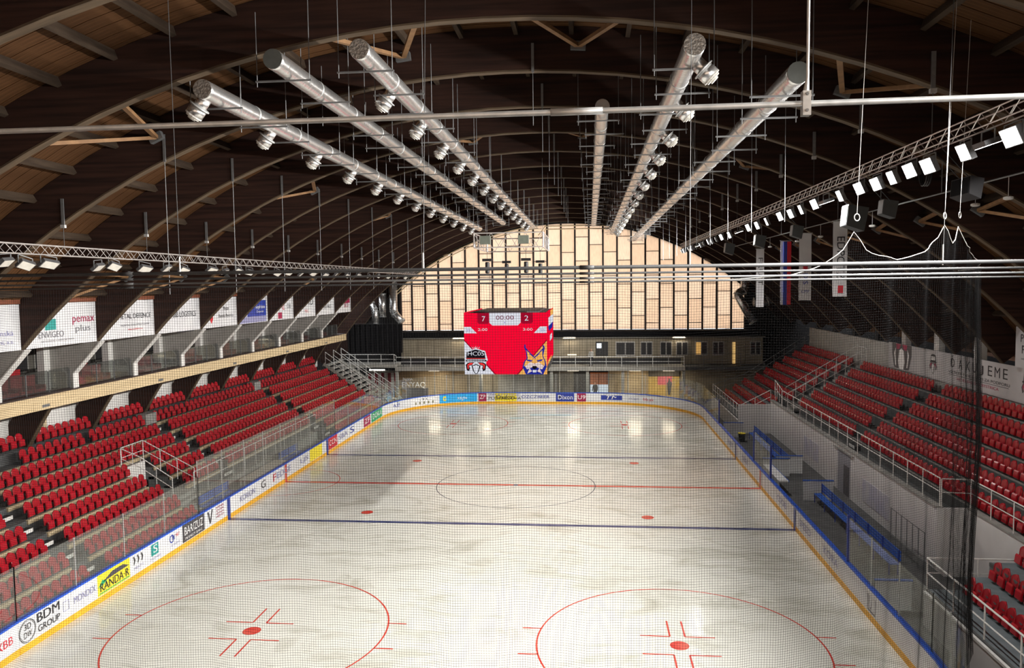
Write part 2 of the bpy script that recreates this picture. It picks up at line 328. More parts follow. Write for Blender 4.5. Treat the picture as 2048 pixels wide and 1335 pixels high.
adring(sY(-12.42), 0.74, 0.15, INKB, 0.05); adtext('BC', sY(-12.40), sY(-12.15), 0.76, 0.16, INKB); adtext('NET', sY(-12.12), sY(-11.80), 0.80, 0.14, INKR); adtext('SLOVAKIA', sY(-12.5), sY(-11.8), 0.46, 0.08, INKV)
p = ad(sY(-11.55), sY(-9.62), INKD); adtext('BAR/ZUZ', sY(-11.42), sY(-9.80), 0.70, 0.36, INKW, p); adtext('PERFECT BARS', sY(-11.35), sY(-9.9), 0.38, 0.10, INKW, p)
adpoly(sY(-9.1), [(-.22, .95), (-.10, .95), (.02, .52), (.18, .98), (.30, .98), (.06, .36), (-.04, .36)], INKD)
for k in range(4): adtext(['KINA', 'STAR', 'NOVA', 'MESTO'][k], sY(-8.5), sY(-7.75), 0.92-.15*k, 0.09, INKM)
adtext('KORION', sY(-5.95), sY(-4.20), 0.62, 0.30, INKV); adtext('G', sY(-3.4), sY(-2.85), 0.66, 0.42, INKD)
adtext('F', sY(-1.85), sY(-1.45), 0.65, 0.42, INKR); adtext('EDGE', sY(-1.3), sY(0.75), 0.66, 0.36, INKV)
adtext('LJS', sY(2.3), sY(3.6), 0.66, 0.36, INKV); ad(sY(3.95), sY(6.2), INKY)
p = ad(sY(7.45), sY(9.3), INKR); adtext('CCN', sY(7.6), sY(9.1), 0.66, 0.36, INKW, p)
adtext('SBA', sY(9.6), sY(11.6), 0.66, 0.34, INKV); adtext('S', sY(12.2), sY(13.2), 0.66, 0.46, INKB)
p = ad(sY(15.75), sY(17.6), INKM); adtext('ZF', sY(16.0), sY(17.4), 0.66, 0.40, INKW, p)
p = ad(sY(17.9), sY(21.1), INKN); adtext('DOKA', sY(18.2), sY(20.8), 0.66, 0.42, INKW, p)
sc = SEG[0]
adtext('KABA', sc+1.6, sc+4.2, 0.68, 0.30, INKB); p = ad(sc+5.0, sc+8.0, INKW); adtext('SATUR', sc+5.2, sc+7.8, 0.82, 0.18, INKD, p); ad(sc+5.4, sc+7.6, mat('khaki_print', (0.20, 0.19, 0.11), 0.5), 0.38, 0.62)
s0 = sFar(-5.05); e = SEG[0]+SEG[1]
p = ad(e-5.2, e-1.5, INKC); adtext('Tipsport', e-4.2, e-1.7, 0.66, 0.46, INKW, p, 0.15); adring(e-4.65, 0.66, 0.16, INKY, 0.14)
p = ad(e-1.35, e-0.6, INKM); adtext('ZP', e-1.25, e-0.72, 0.66, 0.4, INKW, p)
adtext('ZELEZIARNE', e-0.4, e+2.6, 0.86, 0.20, INKV); adtext('PODBREZOVA', e-0.4, e+2.7, 0.54, 0.28, INK)
p = ad(sFar(-2.75)-2.1, sFar(-2.75), INKY); adtext('Dukas', sFar(-4.7), sFar(-2.9), 0.64, 0.36, INKD, p)
adtext('OZCZBEER', sFar(-2.3), sFar(0.4), 0.68, 0.28, INKB); adpoly(sFar(1.35), [(-.12, .66), (0, .82), (.12, .66), (0, .58)], INKD)
p = ad(sFar(-0.9)+1.9, sFar(0.63)+2.1, INKB); adtext('Dixon', sFar(1.2), sFar(2.6), 0.64, 0.42, INKW, p)
p = ad(sFar(3.0), sFar(3.85), INKM); adtext('U9', sFar(3.08), sFar(3.78), 0.64, 0.40, INKW, p)
q = ad(sFar(5.06)+0.2, sFar(5.06)+2.2, INKB, 0.42, 0.86); adtext('ITMI', sFar(5.35), sFar(7.15), 0.64, 0.34, INKW, q, 0.2)
adtext('reklama', sFar(7.6), sFar(9.2), 0.64, 0.26, INKV); adtext('bb.sk', sFar(9.3), sFar(10.4), 0.64, 0.26, INKR)
adpoly(sR(-16.9), [(-.35, .30), (.35, .30), (.35, .86), (.30, .86), (.30, .35), (-.30, .35), (-.30, .86), (-.35, .86)], INKG); adtext('U', sR(-16.95), sR(-16.75), 0.60, 0.44, INKG)
for y, t in ((-12.5, 'KORA'), (-8.9, 'SPEED'), (-4.8, 'CSOB'), (4.2, 'NIKE'), (9.0, 'REST')): adtext(t, sR(y+0.9), sR(y-0.9), 0.62, 0.30, INKV)

gl = empty('rink_glass', (0, 0, 0), 'clear safety glass panes with slim posts standing on the rink boards', 'glass')
def panes(s0, s1, top, step=3.0, posts=True, pm=None):
    n = max(1, round((s1-s0)/step))
    for k in range(n):
        a, b = s0+(s1-s0)*k/n, s0+(s1-s0)*(k+1)/n
        strip(MB(), a+0.03, b-0.03, 0.035, 0.047, 1.115, top, 0.6).build('pane', PANE, gl)
    for k in range(n+1):
        (x, y), (tx, ty) = rim(s0+(s1-s0)*k/n); nx, ny = -ty, tx
        MB().bar((x+nx*.06, y+ny*.06, 1.1), (x+nx*.06, y+ny*.06, top), 0.035, 0.035, (tx, ty, 0)).build('post', pm or STEEL, gl)
panes(sY(-21.3), sY(-10.0), 2.82, 2.83); panes(sY(-10.0), sY(9.0), 3.55, 2.4); panes(sY(9.0), sY(RL-RR), 2.82, 3.0)
panes(SEG[0], SEG[0]+SEG[1], 2.9, 2.2); panes(SEG[0]+SEG[1], SEG[0]+SEG[1]+SEG[2], 2.9, 2.0); panes(sR(RL-RR)-SEG[3], sR(RL-RR), 2.9, 2.2)
panes(sR(RL-RR), sR(14.0), 2.82, 2.4); panes(sR(2.0), sR(-2.15), 2.82, 2.1); panes(sR(-14.3), sR(-21.3), 2.78, 2.4)
panes(sR(-21.3), sR(-21.3)+SEG[5], 2.78, 1.25); panes(PER-SEG[7], PER, 2.82, 2.2); panes(PER-SEG[7]-SEG[6], PER-SEG[7], 2.82, 2.2)
for y in (14.0, 2.0, -2.15, -14.3): box('end_post', BLUD, gl, RW+0.01, RW+0.10, y-0.05, y+0.05, 1.1, 2.84)
strip(MB(), sR(-21.3)+4.2, sR(-21.3)+6.0, 0.050, 0.058, 1.15, 2.35, 0.4).build('glass_print', BLUE, gl)
# ------------------------------------------------------------------ roof: arches, purlins, planks, braces
ACX, ACZ, AR, AD = 1.93, -9.31, 27.03, 1.30
AY0, ADY, AW = -24.4, 4.65, 0.24
def ap(phi, R): return (ACX+R*math.sin(phi), ACZ+R*math.cos(phi))
def phi_z(z, R=AR): return math.acos((z-ACZ)/R)
def phi_x(x, R=AR): return math.asin((x-ACX)/R)
def arc_slab(mb, p0, p1, R0, R1, y0, y1, n):
    vs = []
    for k in range(n+1):
        a = p0+(p1-p0)*k/n; i = ap(a, R0); o = ap(a, R1)
        vs += [(i[0], y0, i[1]), (o[0], y0, o[1]), (o[0], y1, o[1]), (i[0], y1, i[1])]
    fs = [(0, 1, 2, 3), (4*n+3, 4*n+2, 4*n+1, 4*n)]
    for k in range(n):
        for j in range(4): fs.append((4*k+j, 4*k+4+j, 4*k+4+(j+1) % 4, 4*k+(j+1) % 4))
    return mb.add(vs, fs)
PL, PR = -phi_z(3.5), phi_z(7.5)
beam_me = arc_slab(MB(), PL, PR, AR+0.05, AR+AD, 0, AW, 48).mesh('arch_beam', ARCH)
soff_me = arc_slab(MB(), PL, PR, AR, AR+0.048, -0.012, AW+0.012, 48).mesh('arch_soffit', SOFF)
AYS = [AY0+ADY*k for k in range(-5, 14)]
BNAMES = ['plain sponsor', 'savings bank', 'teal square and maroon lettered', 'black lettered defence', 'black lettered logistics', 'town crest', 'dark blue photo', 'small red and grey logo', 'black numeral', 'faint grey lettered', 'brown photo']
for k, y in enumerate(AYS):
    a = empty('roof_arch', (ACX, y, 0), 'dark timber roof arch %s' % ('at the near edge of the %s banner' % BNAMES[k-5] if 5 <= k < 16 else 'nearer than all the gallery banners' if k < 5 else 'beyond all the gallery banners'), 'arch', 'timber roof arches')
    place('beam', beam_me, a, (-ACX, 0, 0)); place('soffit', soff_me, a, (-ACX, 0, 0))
ceil = empty('ceiling', (0, 0, 0), 'curved plank ceiling on dark purlins between the roof arches', 'ceiling', kind='structure')
RD = AR+AD
DL, DR = -phi_z(10.75, RD), phi_z(7.6, RD)
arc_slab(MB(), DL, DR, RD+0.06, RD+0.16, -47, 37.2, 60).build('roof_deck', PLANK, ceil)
# planks run along the arch; the bays nearest the camera are built one by one
plank_me = {}
for j in range(3): plank_me[j] = arc_slab(MB(), DL, DR, RD+0.012+0.006*j, RD+0.058, 0.004, 0.158, 30).mesh('plank', PLANK)
for b in range(3, 8):
    y = AYS[b]+AW
    for i in range(27): place('plank', plank_me[(i*7+b) % 3], ceil, (0, y+0.02+i*0.163, 0))
far = MB()
for b in range(8, 18):
    y = AYS[b]+AW
    for i in range(9): arc_slab(far, DL, DR, RD+0.02, RD+0.058, y+0.02+i*0.49, y+0.02+i*0.49+0.47, 26)
tag(far.build('planks', PLANK, ceil), kind='stuff')
# purlins
ppos = [DL+0.03+0.0585*i for i in range(int((DR-DL)/0.0585))]
pur_mb = []
for a in ppos:
    c = ap(a, RD-0.12); pur_mb.append(MB().bar((c[0], 0, c[1]), (c[0], ADY-AW, c[1]), 0.13, 0.24, (math.sin(a), 0, math.cos(a))))
pur_me = [m.mesh('purlin', PURL) for m in pur_mb]
fm = MB()
for b in range(2, 18):
    y = AYS[b]+AW
    for m, me in zip(pur_mb, pur_me):
        if 3 <= b < 11: place('purlin', me, ceil, (0, y, 0))
        else: fm.add([(v[0], v[1]+y, v[2]) for v in m.v], m.f)
tag(fm.build('purlins', PURL, ceil), kind='stuff')
# V braces: two struts from the underside of one arch to a steel shoe on the face of the next
def vbrace(b, phi, half=0.05, shoe=0.75, words='crown', lift=0.70):
    y0, y1 = AYS[b]+AW*0.5, AYS[b+1]-0.02
    c = ap(phi, AR+shoe); e0 = ap(phi-half, AR+0.30); e1 = ap(phi+half, AR+0.30); c2 = ap(phi, AR+lift)
    r = empty('roof_brace', (c[0], y1, c[1]), 'V of two timber struts in a steel shoe, '+words, 'brace', 'roof braces '+words)
    P = Vector((c2[0], y1-0.10, c2[1]))
    for q in (e0, e1): MB().bar((q[0], y0+AW*0.5, q[1]), P, 0.14, 0.10).build('strut', BRACE, r)
    t = Vector((math.cos(phi), 0, -math.sin(phi)))
    MB().bar(P-t*0.22+Vector((0, -0.02, 0)), P+t*0.22+Vector((0, -0.02, 0)), 0.16, 0.24).build('shoe', DULL, r)
for b in (5, 8, 11, 14):
    for x, w in ((-8.9, 'towards the gallery'), (-1.2, 'left of the crown ducts'), (3.9, 'at the crown'), (11.2, 'towards the lit floodlights')):
        vbrace(b, phi_x(x), words=w)
for b in (7, 8, 9, 12): vbrace(b, phi_x(-15.6), 0.03, words='low over the gallery banners', lift=0.9)
for b in range(6, 13): vbrace(b, phi_x(17.0), 0.03, words='low over the bench-side seats')
# near end of the hall, behind the camera: unseen dark wall, with a window added for fill light
wb = empty('wall_back', (0, -47, 0), 'dark wall with an added fill window closing the near end of the hall', 'wall', kind='structure')
box('wall_panel', DARKWALL, wb, -26, 30, -47.3, -47.0, -0.3, 6.7); box('wall_panel', DARKWALL, wb, -26, -15.4, -47.3, -47.0, 6.7, 20); box('wall_panel', DARKWALL, wb, 19.7, 30, -47.3, -47.0, 6.7, 20)
# ------------------------------------------------------------------ seats
def seat_parts():
    "tip-up plastic shell seat, facing +x, origin on the tread under the backrest"
    nu, nv = 6, 6; fr = []; bk = []
    for j in range(nv+1):
        v = j/nv; z = 0.27+0.42*v; hw = 0.212*(1-0.55*max(0, (v-0.62)/0.38)**2.4); lean = -0.06*v
        for i in range(nu+1):
            u = -1+2*i/nu; zz = z-0.02*(u*u)*max(0, v-0.6)/0.4; xx = 0.02+lean+0.035*u*u
            fr.append((xx+0.018, u*hw, zz)); bk.append((xx-0.018-0.012*(1-u*u), u*hw, zz))
    n = len(fr); W = nu+1; fs = []
    for j in range(nv):
        for i in range(nu):
            a = j*W+i; fs.append((a, a+1, a+W+1, a+W)); fs.append((n+a, n+a+W, n+a+W+1, n+a+1))
    edge = [i for i in range(W)] + [j*W+nu for j in range(1, nv+1)] + [nv*W+i for i in range(nu-1, -1, -1)] + [j*W for j in range(nv-1, 0, -1)]
    for a, b in zip(edge, edge[1:]+edge[:1]): fs.append((a, n+a, n+b, b))
    back = MB().add(fr+bk, fs)
    pan = MB(); prof = [(0.13, 0.12), (0.18, 0.09), (0.235, 0.14), (0.205, 0.37), (0.165, 0.42), (0.125, 0.40)]
    rows = []
    for k, (yy, sc) in enumerate(((-0.165, 0.0), (-0.15, 1.0), (0.15, 1.0), (0.165, 0.0))):
        for (x, z) in prof: rows.append((0.18+(x-0.18)*(0.5+0.5*sc), yy, 0.25+(z-0.25)*(0.86+0.14*sc)))
    L = len(prof); pf = [tuple(range(L-1, -1, -1)), tuple(3*L+k for k in range(L))]
    for k in range(3):
        for j in range(L): pf.append((k*L+j, k*L+(j+1) % L, (k+1)*L+(j+1) % L, (k+1)*L+j))
    pan.add(rows, pf)
    br = MB().box(-0.05, 0.14, -0.20, 0.20, 0.24, 0.29).box(-0.04, 0.02, -0.03, 0.03, 0.0, 0.36)
    return back, pan, br
_b, _p, _k = seat_parts()
SB = {c: _b.mesh('seat_backrest', m, smooth=True) for c, m in (('red', RED), ('old', REDW))}
SP = {c: _p.mesh('seat_pan', m) for c, m in (('red', RED), ('old', REDW))}
SK = _k.mesh('seat_bracket', BLACK)
SEATS = []      # (size, in frame, near frame, x, y, z, facing, label, group)
ORD = ['first', 'second', 'third', 'fourth', 'fifth', 'sixth', 'seventh', 'eighth', 'ninth']
def seat(x, y, z, face, label, group):
    sz, inn, nr = seen_size(x, y, z+0.5); SEATS.append((sz, inn, nr, x, y, z, face, label, group))
def seat_row(x, z, y0, y1, face, label, group, pitch=0.5):
    n = int(round((y1-y0)/pitch))
    for i in range(n+1): seat(x, y0+(y1-y0)*i/max(n, 1), z, face, label, group)
def make_seats():
    order = sorted(SEATS, key=lambda s: (not s[1], -s[0]))
    for s in order[:300]:
        r = empty('stadium_seat', (s[3], s[4], s[5]), s[7], 'seat', s[8]); r.rotation_euler = (0, 0, 0 if s[6] > 0 else math.pi)
        place('backrest', SB['red'], r); place('seat_pan', SP['red'], r); place('bracket', SK, r)
    V = []; F = []; M = []; base = 0
    src = []
    for k, mb in enumerate((_b, _p, _k)): src.append((np.array(mb.v, float), mb.f, 1 if k == 2 else 0))
    for s in order[300:]:
        if not s[2]: continue
        c = 1 if s[6] > 0 else -1
        for v, f, m in src:
            V.append(v*np.array([c, c, 1])+np.array([s[3], s[4], s[5]])); F += [tuple(base+i for i in q) for q in f]; M += [m]*len(f); base += len(v)
    me = bpy.data.meshes.new('far_seats'); me.from_pydata(np.concatenate(V).tolist(), [], F); me.materials.append(RED); me.materials.append(BLACK)
    me.polygons.foreach_set('material_index', M); me.update()
    o = place('stadium_seating', me); tag(o, 'rows of red tip-up seats filling the farther tiers of both stands', 'seats', kind='stuff')

# ------------------------------------------------------------------ stand under the gallery
LX = lambda n: -14.89-0.836*(n-1)
LZ = lambda n: 0.32+0.484*(n-1)
ls = empty('tiered_stand', (-14.2, 0, 0), 'grey concrete tiers with tan timber edges under the timber gallery', 'stand')
AIS = [(-16.10, -15.06), (-2.50, -1.44), (11.62, 12.66)]
YA, YB = -27.0, 25.8
LG = 'red seats of the stand under the gallery'
def lrow_sections(n):
    secs = [(YA, AIS[0][0]), (AIS[0][1], AIS[1][0]), (AIS[1][1], AIS[2][0]), (AIS[2][1], YB)]
    if n <= 2: secs = [(YA, AIS[0][0]), (AIS[0][1], -8.05), (AIS[2][1], YB)]
    elif n <= 5: secs = [(YA, AIS[0][0]), (AIS[0][1], -8.05), (-6.1, AIS[1][0]), (AIS[1][1], AIS[2][0]), (AIS[2][1], YB)]
    return secs
for n in range(1, 10):
    xf, xb, zt = LX(n)+0.17, LX(n)-0.666, LZ(n)
    spans = [(YA, YB)] if n > 5 else ([(YA, -8.05), (-6.1, YB)] if n > 2 else [(YA, -8.05), (AIS[2][0], YB)])
    for a, b in spans: box('terrace_step', CONC, ls, xb-0.3, xf, a, b, zt-0.62 if n > 1 else -0.06, zt)
    for a, b in lrow_sections(n):
        if n < 9: box('edge_board', KERB, ls, xf-0.05, xf+0.075, a, b, zt-0.15, zt+0.014)
    for a, b in AIS:
        if n <= 2 and a == AIS[1][0]: continue
        box('aisle_step', BLACK, ls, xf-0.02, xf+0.28, a+0.03, b-0.03, zt-0.62, zt-0.242)
        p = box('step_plate', WHITEP, ls, xf+0.281, xf+0.30, a+0.05, b-0.05, zt-0.40, zt-0.25)
        MB().add([(xf+0.302, a+0.25+0.2*j+dx, zt-0.36+dz) for j in range(2) for dx, dz in ((0, 0), (.14, 0.01), (.11, .07), (.02, .06))], [(0, 1, 2, 3), (4, 5, 6, 7)]).build('row_mark', INKD, p)
lab = lambda n: 'red tip-up seat in the %s row up from the boards, stand under the timber gallery' % ORD[n-1]
for n in range(1, 8):
    for a, b in lrow_sections(n): seat_row(LX(n), LZ(n), a+0.26, b-0.26, 1, lab(n), LG)
for a, b in ((YA, -16.2), (-11.76, -7.97), (-7.0, -2.8), (-1.3, 1.6), (2.25, 7.0), (7.6, 11.4), (12.9, 15.8), (16.4, 20.7), (21.4, 24.5)): seat_row(LX(8), LZ(8), a, b, 1, lab(8), LG, 0.53)
for y in AYS[5:18]:
    if y < 24: seat_row(LX(9)+0.02, LZ(9)+0.05, y+0.62, y+ADY-0.48, 1, lab(9), LG, 0.515)
# sunken lane beside the boards, with two benches and a rail in front of the third row
box('lane_floor', CONCL, ls, -16.0, -13.72, -8.05, AIS[2][0], -0.06, 0.12); box('lane_wall', CONCL, ls, -16.5, -15.86, -6.1, AIS[2][0], 0.12, 0.74)
box('landing', CONCL, ls, -18.5, -15.86, -8.05, -6.1, 0.0, 1.20); box('landing_wall', WHITEP, ls, -18.62, -18.5, -8.05, -6.1, 1.2, 2.62)
for k in range(4): box('landing_step', CONCL, ls, -15.86+0.3*k, -15.56+0.3*k, -8.05, -6.1, 0.1, 1.0-0.22*k)
def railing(name, label, pts, h, m=RAILW, r=0.024, group=None, step=1.5, mid=True, cat='railing', posts_at=None, low=None):
    "hand rail along a polyline of foot points"
    P = [Vector(p) for p in pts]; o = empty(name, P[0], label, cat, group); up = Vector((0, 0, h))
    MB().tube([p+up for p in P], r, 6).build('top_rail', m, o)
    if mid: MB().tube([p+up*0.52 for p in P], r*0.8, 6).build('mid_rail', m, o)
    if low: MB().tube([p+up*low for p in P], r*0.8, 6).build('low_rail', m, o)
    for a, b in zip(P, P[1:]):
        n = max(1, round((b-a).length/step))
        for k in range(n+(b is P[-1])):
            q = a+(b-a)*k/n; MB().tube([q, q+up], r*0.85, 5).build('post', m, o)
    return o
railing('stand_railing', 'white tubular rail with mid rail before the third row beside the sunken lane', [(-15.92, -6.1, 0.74), (-15.92, 11.5, 0.74)], 1.30)
railing('landing_railing', 'white rail stepping down the near side of the landing in the stand under the gallery', [(-18.5, -8.12, 2.62), (-17.5, -8.12, 2.2), (-15.9, -8.12, 1.2)], 1.05, step=1.0)
railing('landing_railing', 'white rail stepping down the far side of the landing in the stand under the gallery', [(-18.55, -8.0, 2.62), (-18.55, -6.15, 2.62), (-15.9, -6.05, 1.2)], 1.05, step=1.0)
def bench(name, label, x, y0, y1, z0, face, group=None, back=True):
    o = empty(name, (x, (y0+y1)/2, z0), label, 'bench', group); d = face
    for k in range(3): box('seat_slat', BLUB, o, x-0.17+0.12*k, x-0.07+0.12*k, y0, y1, z0+0.42, z0+0.46)
    if back:
        for k in range(3): box('back_slat', BLUB, o, x-d*0.24, x-d*0.21, y0, y1, z0+0.56+0.14*k, z0+0.66+0.14*k)
    n = max(2, round((y1-y0)/1.8))
    for k in range(n+1):
        y = y0+0.1+(y1-y0-0.2)*k/n; mb = MB().box(x-0.18, x-0.14, y-0.02, y+0.02, z0, z0+0.42).box(x+0.14, x+0.18, y-0.02, y+0.02, z0, z0+0.42)
        if back: mb.box(x-d*0.21, x-d*0.17, y-0.02, y+0.02, z0+0.42, z0+0.98)
        mb.build('leg', BLUD, o)
    return o
bench('penalty_bench', 'short blue slatted bench behind the boards by the near blue line, lane under the gallery', -14.9, -7.2, -4.0, 0.12, 1)
bench('penalty_bench', 'short blue slatted bench behind the boards by the far blue line, lane under the gallery', -14.9, 2.8, 5.8, 0.12, 1)
tb = empty('scorer_table', (-14.6, -0.6, 0.12), 'long pale scorers table between the two short blue benches', 'table')
box('table_top', mat('pale_table_top', (0.45, 0.43, 0.38), 0.5), tb, -15.0, -14.2, -3.0, 1.8, 0.82, 0.87); box('front_panel', mat('pale_table_top', (0.45, 0.43, 0.38), 0.5), tb, -14.24, -14.2, -3.0, 1.8, 0.12, 0.82)
for y in (-2.9, 1.7): box('leg', STEEL, tb, -14.98, -14.90, y-0.04, y+0.04, 0.12, 0.82)

# wall below the gallery
wl = empty('wall_left', (-22.5, 0, 0), 'white wall with tan pilasters behind the top row under the gallery', 'wall', kind='structure')
box('wall_panel', WHITEP, wl, -23.0, -22.4, YA, 30, 3.6, 6.3)
for y in AYS[3:18]:
    if y < 28: box('pilaster', KERB, wl, -22.4, -22.33, y+2.2, y+2.42, 4.2, 6.3); pass
for a, b in AIS[1:]: box('passage_block', CONCL, wl, -21.15, -20.55, a, b, 3.75, 4.35)
wl2 = MB().box(-26.2, -25.9, -47, 37, -0.3, 13).build('wall_side', DARKWALL); struct(wl2, 'dark outer wall behind the gallery boxes', 'wall')

# ------------------------------------------------------------------ gallery of glazed boxes
ga = empty('timber_gallery', (-19.1, 0, 6.3), 'long pale glulam beam and floor of the gallery of boxes above the stand', 'gallery')
ends = [-40, -31, -22, -13.2, -4.3, 4.5, 13.4, 22.2, 28.6]
for a, b in zip(ends, ends[1:]):
    box('edge_beam', BEAMW, ga, -19.16, -18.95, a+0.006, b-0.006, 6.30, 6.90)
    box('splice_plate', DULL, ga, -18.95, -18.94, a+0.5, a+0.95, 6.40, 6.52)
box('ledge', DARKW, ga, -19.75, -18.92, -40, 28.4, 6.90, 6.95); box('floor_slab', DARKW, ga, -23.2, -19.16, -40, 28.4, 6.32, 6.60)
box('box_ceiling', GREYP, ga, -23.2, -17.92, -40, 27.1, 9.06, 9.16)
_bs = MB().box(-0.10, 0.02, -0.33, 0.33, 0.35, 1.05); _bp = MB().box(0.0, 0.50, -0.30, 0.30, 0.30, 0.46); _ba = MB().box(-0.05, 0.5, -0.36, -0.30, 0.05, 0.62).box(-0.05, 0.5, 0.30, 0.36, 0.05, 0.62)
BOXSEAT = [('backrest', _bs.mesh('padded_back', REDW)), ('cushion', _bp.mesh('padded_cushion', REDW)), ('armrests', _ba.mesh('chair_sides', REDW))]
GB = [y for y in AYS if -25 < y < 26]
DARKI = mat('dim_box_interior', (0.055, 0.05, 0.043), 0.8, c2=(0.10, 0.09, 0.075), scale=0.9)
WINF = mat('box_window_frame', (0.25, 0.24, 0.22), 0.6)
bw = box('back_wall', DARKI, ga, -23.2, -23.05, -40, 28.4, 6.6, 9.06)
BN = [  # lettering on the banners: (text, material, along 0..1, z, width, height)
  [('INVESTIS', INKV, .55, 10.0, 1.6, .3)],
  [('Slovensk\u00e1', INKV, .74, 9.75, 1.5, .2), ('sporiteln\u00ed, a.s.', INKV, .72, 9.42, 1.7, .2)],
  [('ENVIGEO', INKG, .33, 9.55, 1.5, .26), ('GEOLOGICK\u00c9 A SANA\u010cN\u00c9 PR\u00c1CE', INKG, .42, 9.30, 2.0, .09), ('pemax', INKM, .80, 10.15, 1.45, .34), ('plus', INKG, .79, 9.72, 1.0, .36)],
  [('METAL DEFENCE', INK, .62, 10.08, 2.7, .24), ('VALENTINA DEVELOPMENT CENTRE', INKG, .62, 9.66, 2.4, .09), ('www.metaldefence.eu', INKR, .62, 9.46, 1.2, .09)],
  [('BBS LOGISTICS', INK, .62, 9.98, 2.4, .30), ('________', INK, .62, 9.45, 1.8, .05)],
  [('Mesto', INKD, .66, 10.15, 0.7, .24), ('Bansk\u00e1 Bystrica', INKD, .66, 9.72, 1.9, .26)],
  [('Sophiste', INKW, .72, 10.1, 1.5, .30), ('Corporate', INKW, .72, 9.8, 1.1, .2)],
  [('VZ', INKR, .55, 9.95, .5, .4), ('OB', INKG, .80, 10.0, .7, .34)],
  [('1D', INK, .76, 10.2, .9, .5), ('TEC', INKR, .55, 9.5, .8, .2)],
  [('SKOTNICE', INKG, .6, 9.7, 1.8, .3)],
  [('SICO', INKM, .7, 9.7, 1.2, .4)]]
for i, y in enumerate(GB):
    y0, y1 = y+AW+0.02, y+ADY-0.02
    nm = BNAMES[i]
    bn = empty('sponsor_banner', (-17.86, (y0+y1)/2, 9.07), 'white %s banner between roof arches above the boxes' % nm, 'banner', 'banners above the gallery')
    box('sheet', BANW, bn, -17.90, -17.86, y0, y1, 9.07, 10.85)
    if i == 6:
        box('photo_print', INKB, bn, -17.86, -17.852, y0+1.2, y1-0.25, 9.5, 10.55); box('photo_strip', INKV, bn, -17.86, -17.853, y0, y1-0.25, 9.1, 9.5)
    if i == 2: box('logo_square', INKT, bn, -17.86, -17.852, y0+1.1, y0+1.75, 9.75, 10.2)
    if i == 5: MB().add([(-17.853, y0+0.85, 9.55), (-17.853, y0+1.05, 9.3), (-17.853, y0+1.25, 9.55), (-17.853, y0+1.25, 9.9), (-17.853, y0+0.85, 9.9)], [(0, 1, 2, 3, 4)]).build('crest', INKR, bn)
    if i == 10: box('photo_print', INKM, bn, -17.86, -17.852, y0+1.4, y1-0.3, 9.9, 10.7)
    if i == 7: box('photo_print', INKM, bn, -17.86, -17.852, y0+1.5, y0+2.2, 9.15, 9.6)
    for t, m, a, z, w, h in BN[i]: text(t, (-17.845, y0+(y1-y0)*a, z), (0, 1, 0), m, bn, w, h)
    tb_ = box('trim_board', RUST, ceil, -17.86, -17.80, y0, y1, 10.87, 11.62)
    # white partition along the arch, shade on its face coloured grey, with a column behind it
    MB().prism([(-17.72, 9.06), (-19.08, 7.62), (-19.08, 6.95), (-20.2, 6.95), (-20.2, 9.06)], 'y', y-0.04, y+AW+0.04).build('partition', GREYP, ga)
    MB().bar((-17.70, y+AW/2, 9.05), (-19.06, y+AW/2, 7.62), AW+0.12, 0.05, (1, 0, 0)).build('edge_trim', WHITEP, ga); box('edge_trim', WHITEP, ga, -19.10, -19.04, y-0.06, y+AW+0.06, 6.95, 7.62)
    box('column', WHITEP, ga, -20.5, -20.15, y-0.42, y-0.04, 6.6, 9.06)
    for j in range(2): # windows at the back of the box
        w = box('back_window', WINF, ga, -23.05, -23.0, y0+0.5+1.9*j, y0+2.0+1.9*j, 7.4, 8.7); box('pane', DARKWALL, w, -23.0, -22.99, y0+0.58+1.9*j, y0+1.92+1.9*j, 7.5, 8.6)
    for j in range(3): box('front_pane', PANEB, ga, -19.21, -19.20, y0+0.25+1.36*j, y0+1.55+1.36*j, 7.0, 7.92)
    for j in range(4): box('pane_post', DULL, ga, -19.23, -19.18, y0+0.20+1.36*j, y0+0.23+1.36*j, 6.95, 7.86)
    for rr in range(2):
        for j in range(4):
            r = empty('box_seat', (-20.35-0.85*rr, y0+0.85+0.80*j+0.2*rr, 6.6+0.22*rr), 'red padded chair in the gallery box under the %s banner' % nm, 'seat', 'red chairs in the gallery boxes')
            for pn, me in BOXSEAT: place(pn, me, r)
# ------------------------------------------------------------------ stand above the players' benches
RX = lambda m: 19.22+0.83*m
RZ = lambda m: 2.52+0.51*m
rs = empty('tiered_stand', (18.5, 0, 0), 'grey concrete tiers above the white wall behind the players benches', 'stand')
RG = 'red seats of the stand above the players benches'
RA = [(0.55, 1.80), (13.15, 15.15)]
rlab = lambda m: 'red tip-up seat in the %s row above the white bench wall' % ORD[m]
NEARY, FARY = -24.0, 28.2
for m in range(7):
    xf, xb, zt = RX(m)-0.17, RX(m)+0.666, RZ(m)
    a = NEARY if m < 6 else 10.3
    box('terrace_step', CONC, rs, xf, xb+0.3, a, FARY, zt-0.62, zt)
    box('step_nosing', CONCL, rs, xf-0.012, xf+0.05, a, FARY, zt-0.05, zt+0.008)
    if m < 6:
        box('aisle_step', BLACK, rs, xf-0.28, xf+0.02, RA[0][0]+0.04, RA[0][1]-0.04, zt-0.62, zt-0.25)
        box('step_plate', WHITEP, rs, xf-0.30, xf-0.281, RA[0][0]+0.2, RA[0][1]-0.2, zt-0.42, zt-0.26)
    for k in range(2): box('stair_step', CONCL, rs, xf-0.36+0.18*k-0.18, xf+0.06, RA[1][0]+0.05, RA[1][1]-0.35, zt-0.62, zt-0.34+0.17*k)
    secs = [(NEARY, RA[0][0]), (RA[0][1], RA[1][0]), (RA[1][1], FARY)] if m < 6 else [(10.5, RA[1][0]), (RA[1][1], FARY)]
    for s0, s1 in secs: seat_row(RX(m), zt, s0+0.26, s1-0.26, -1, rlab(m), RG)
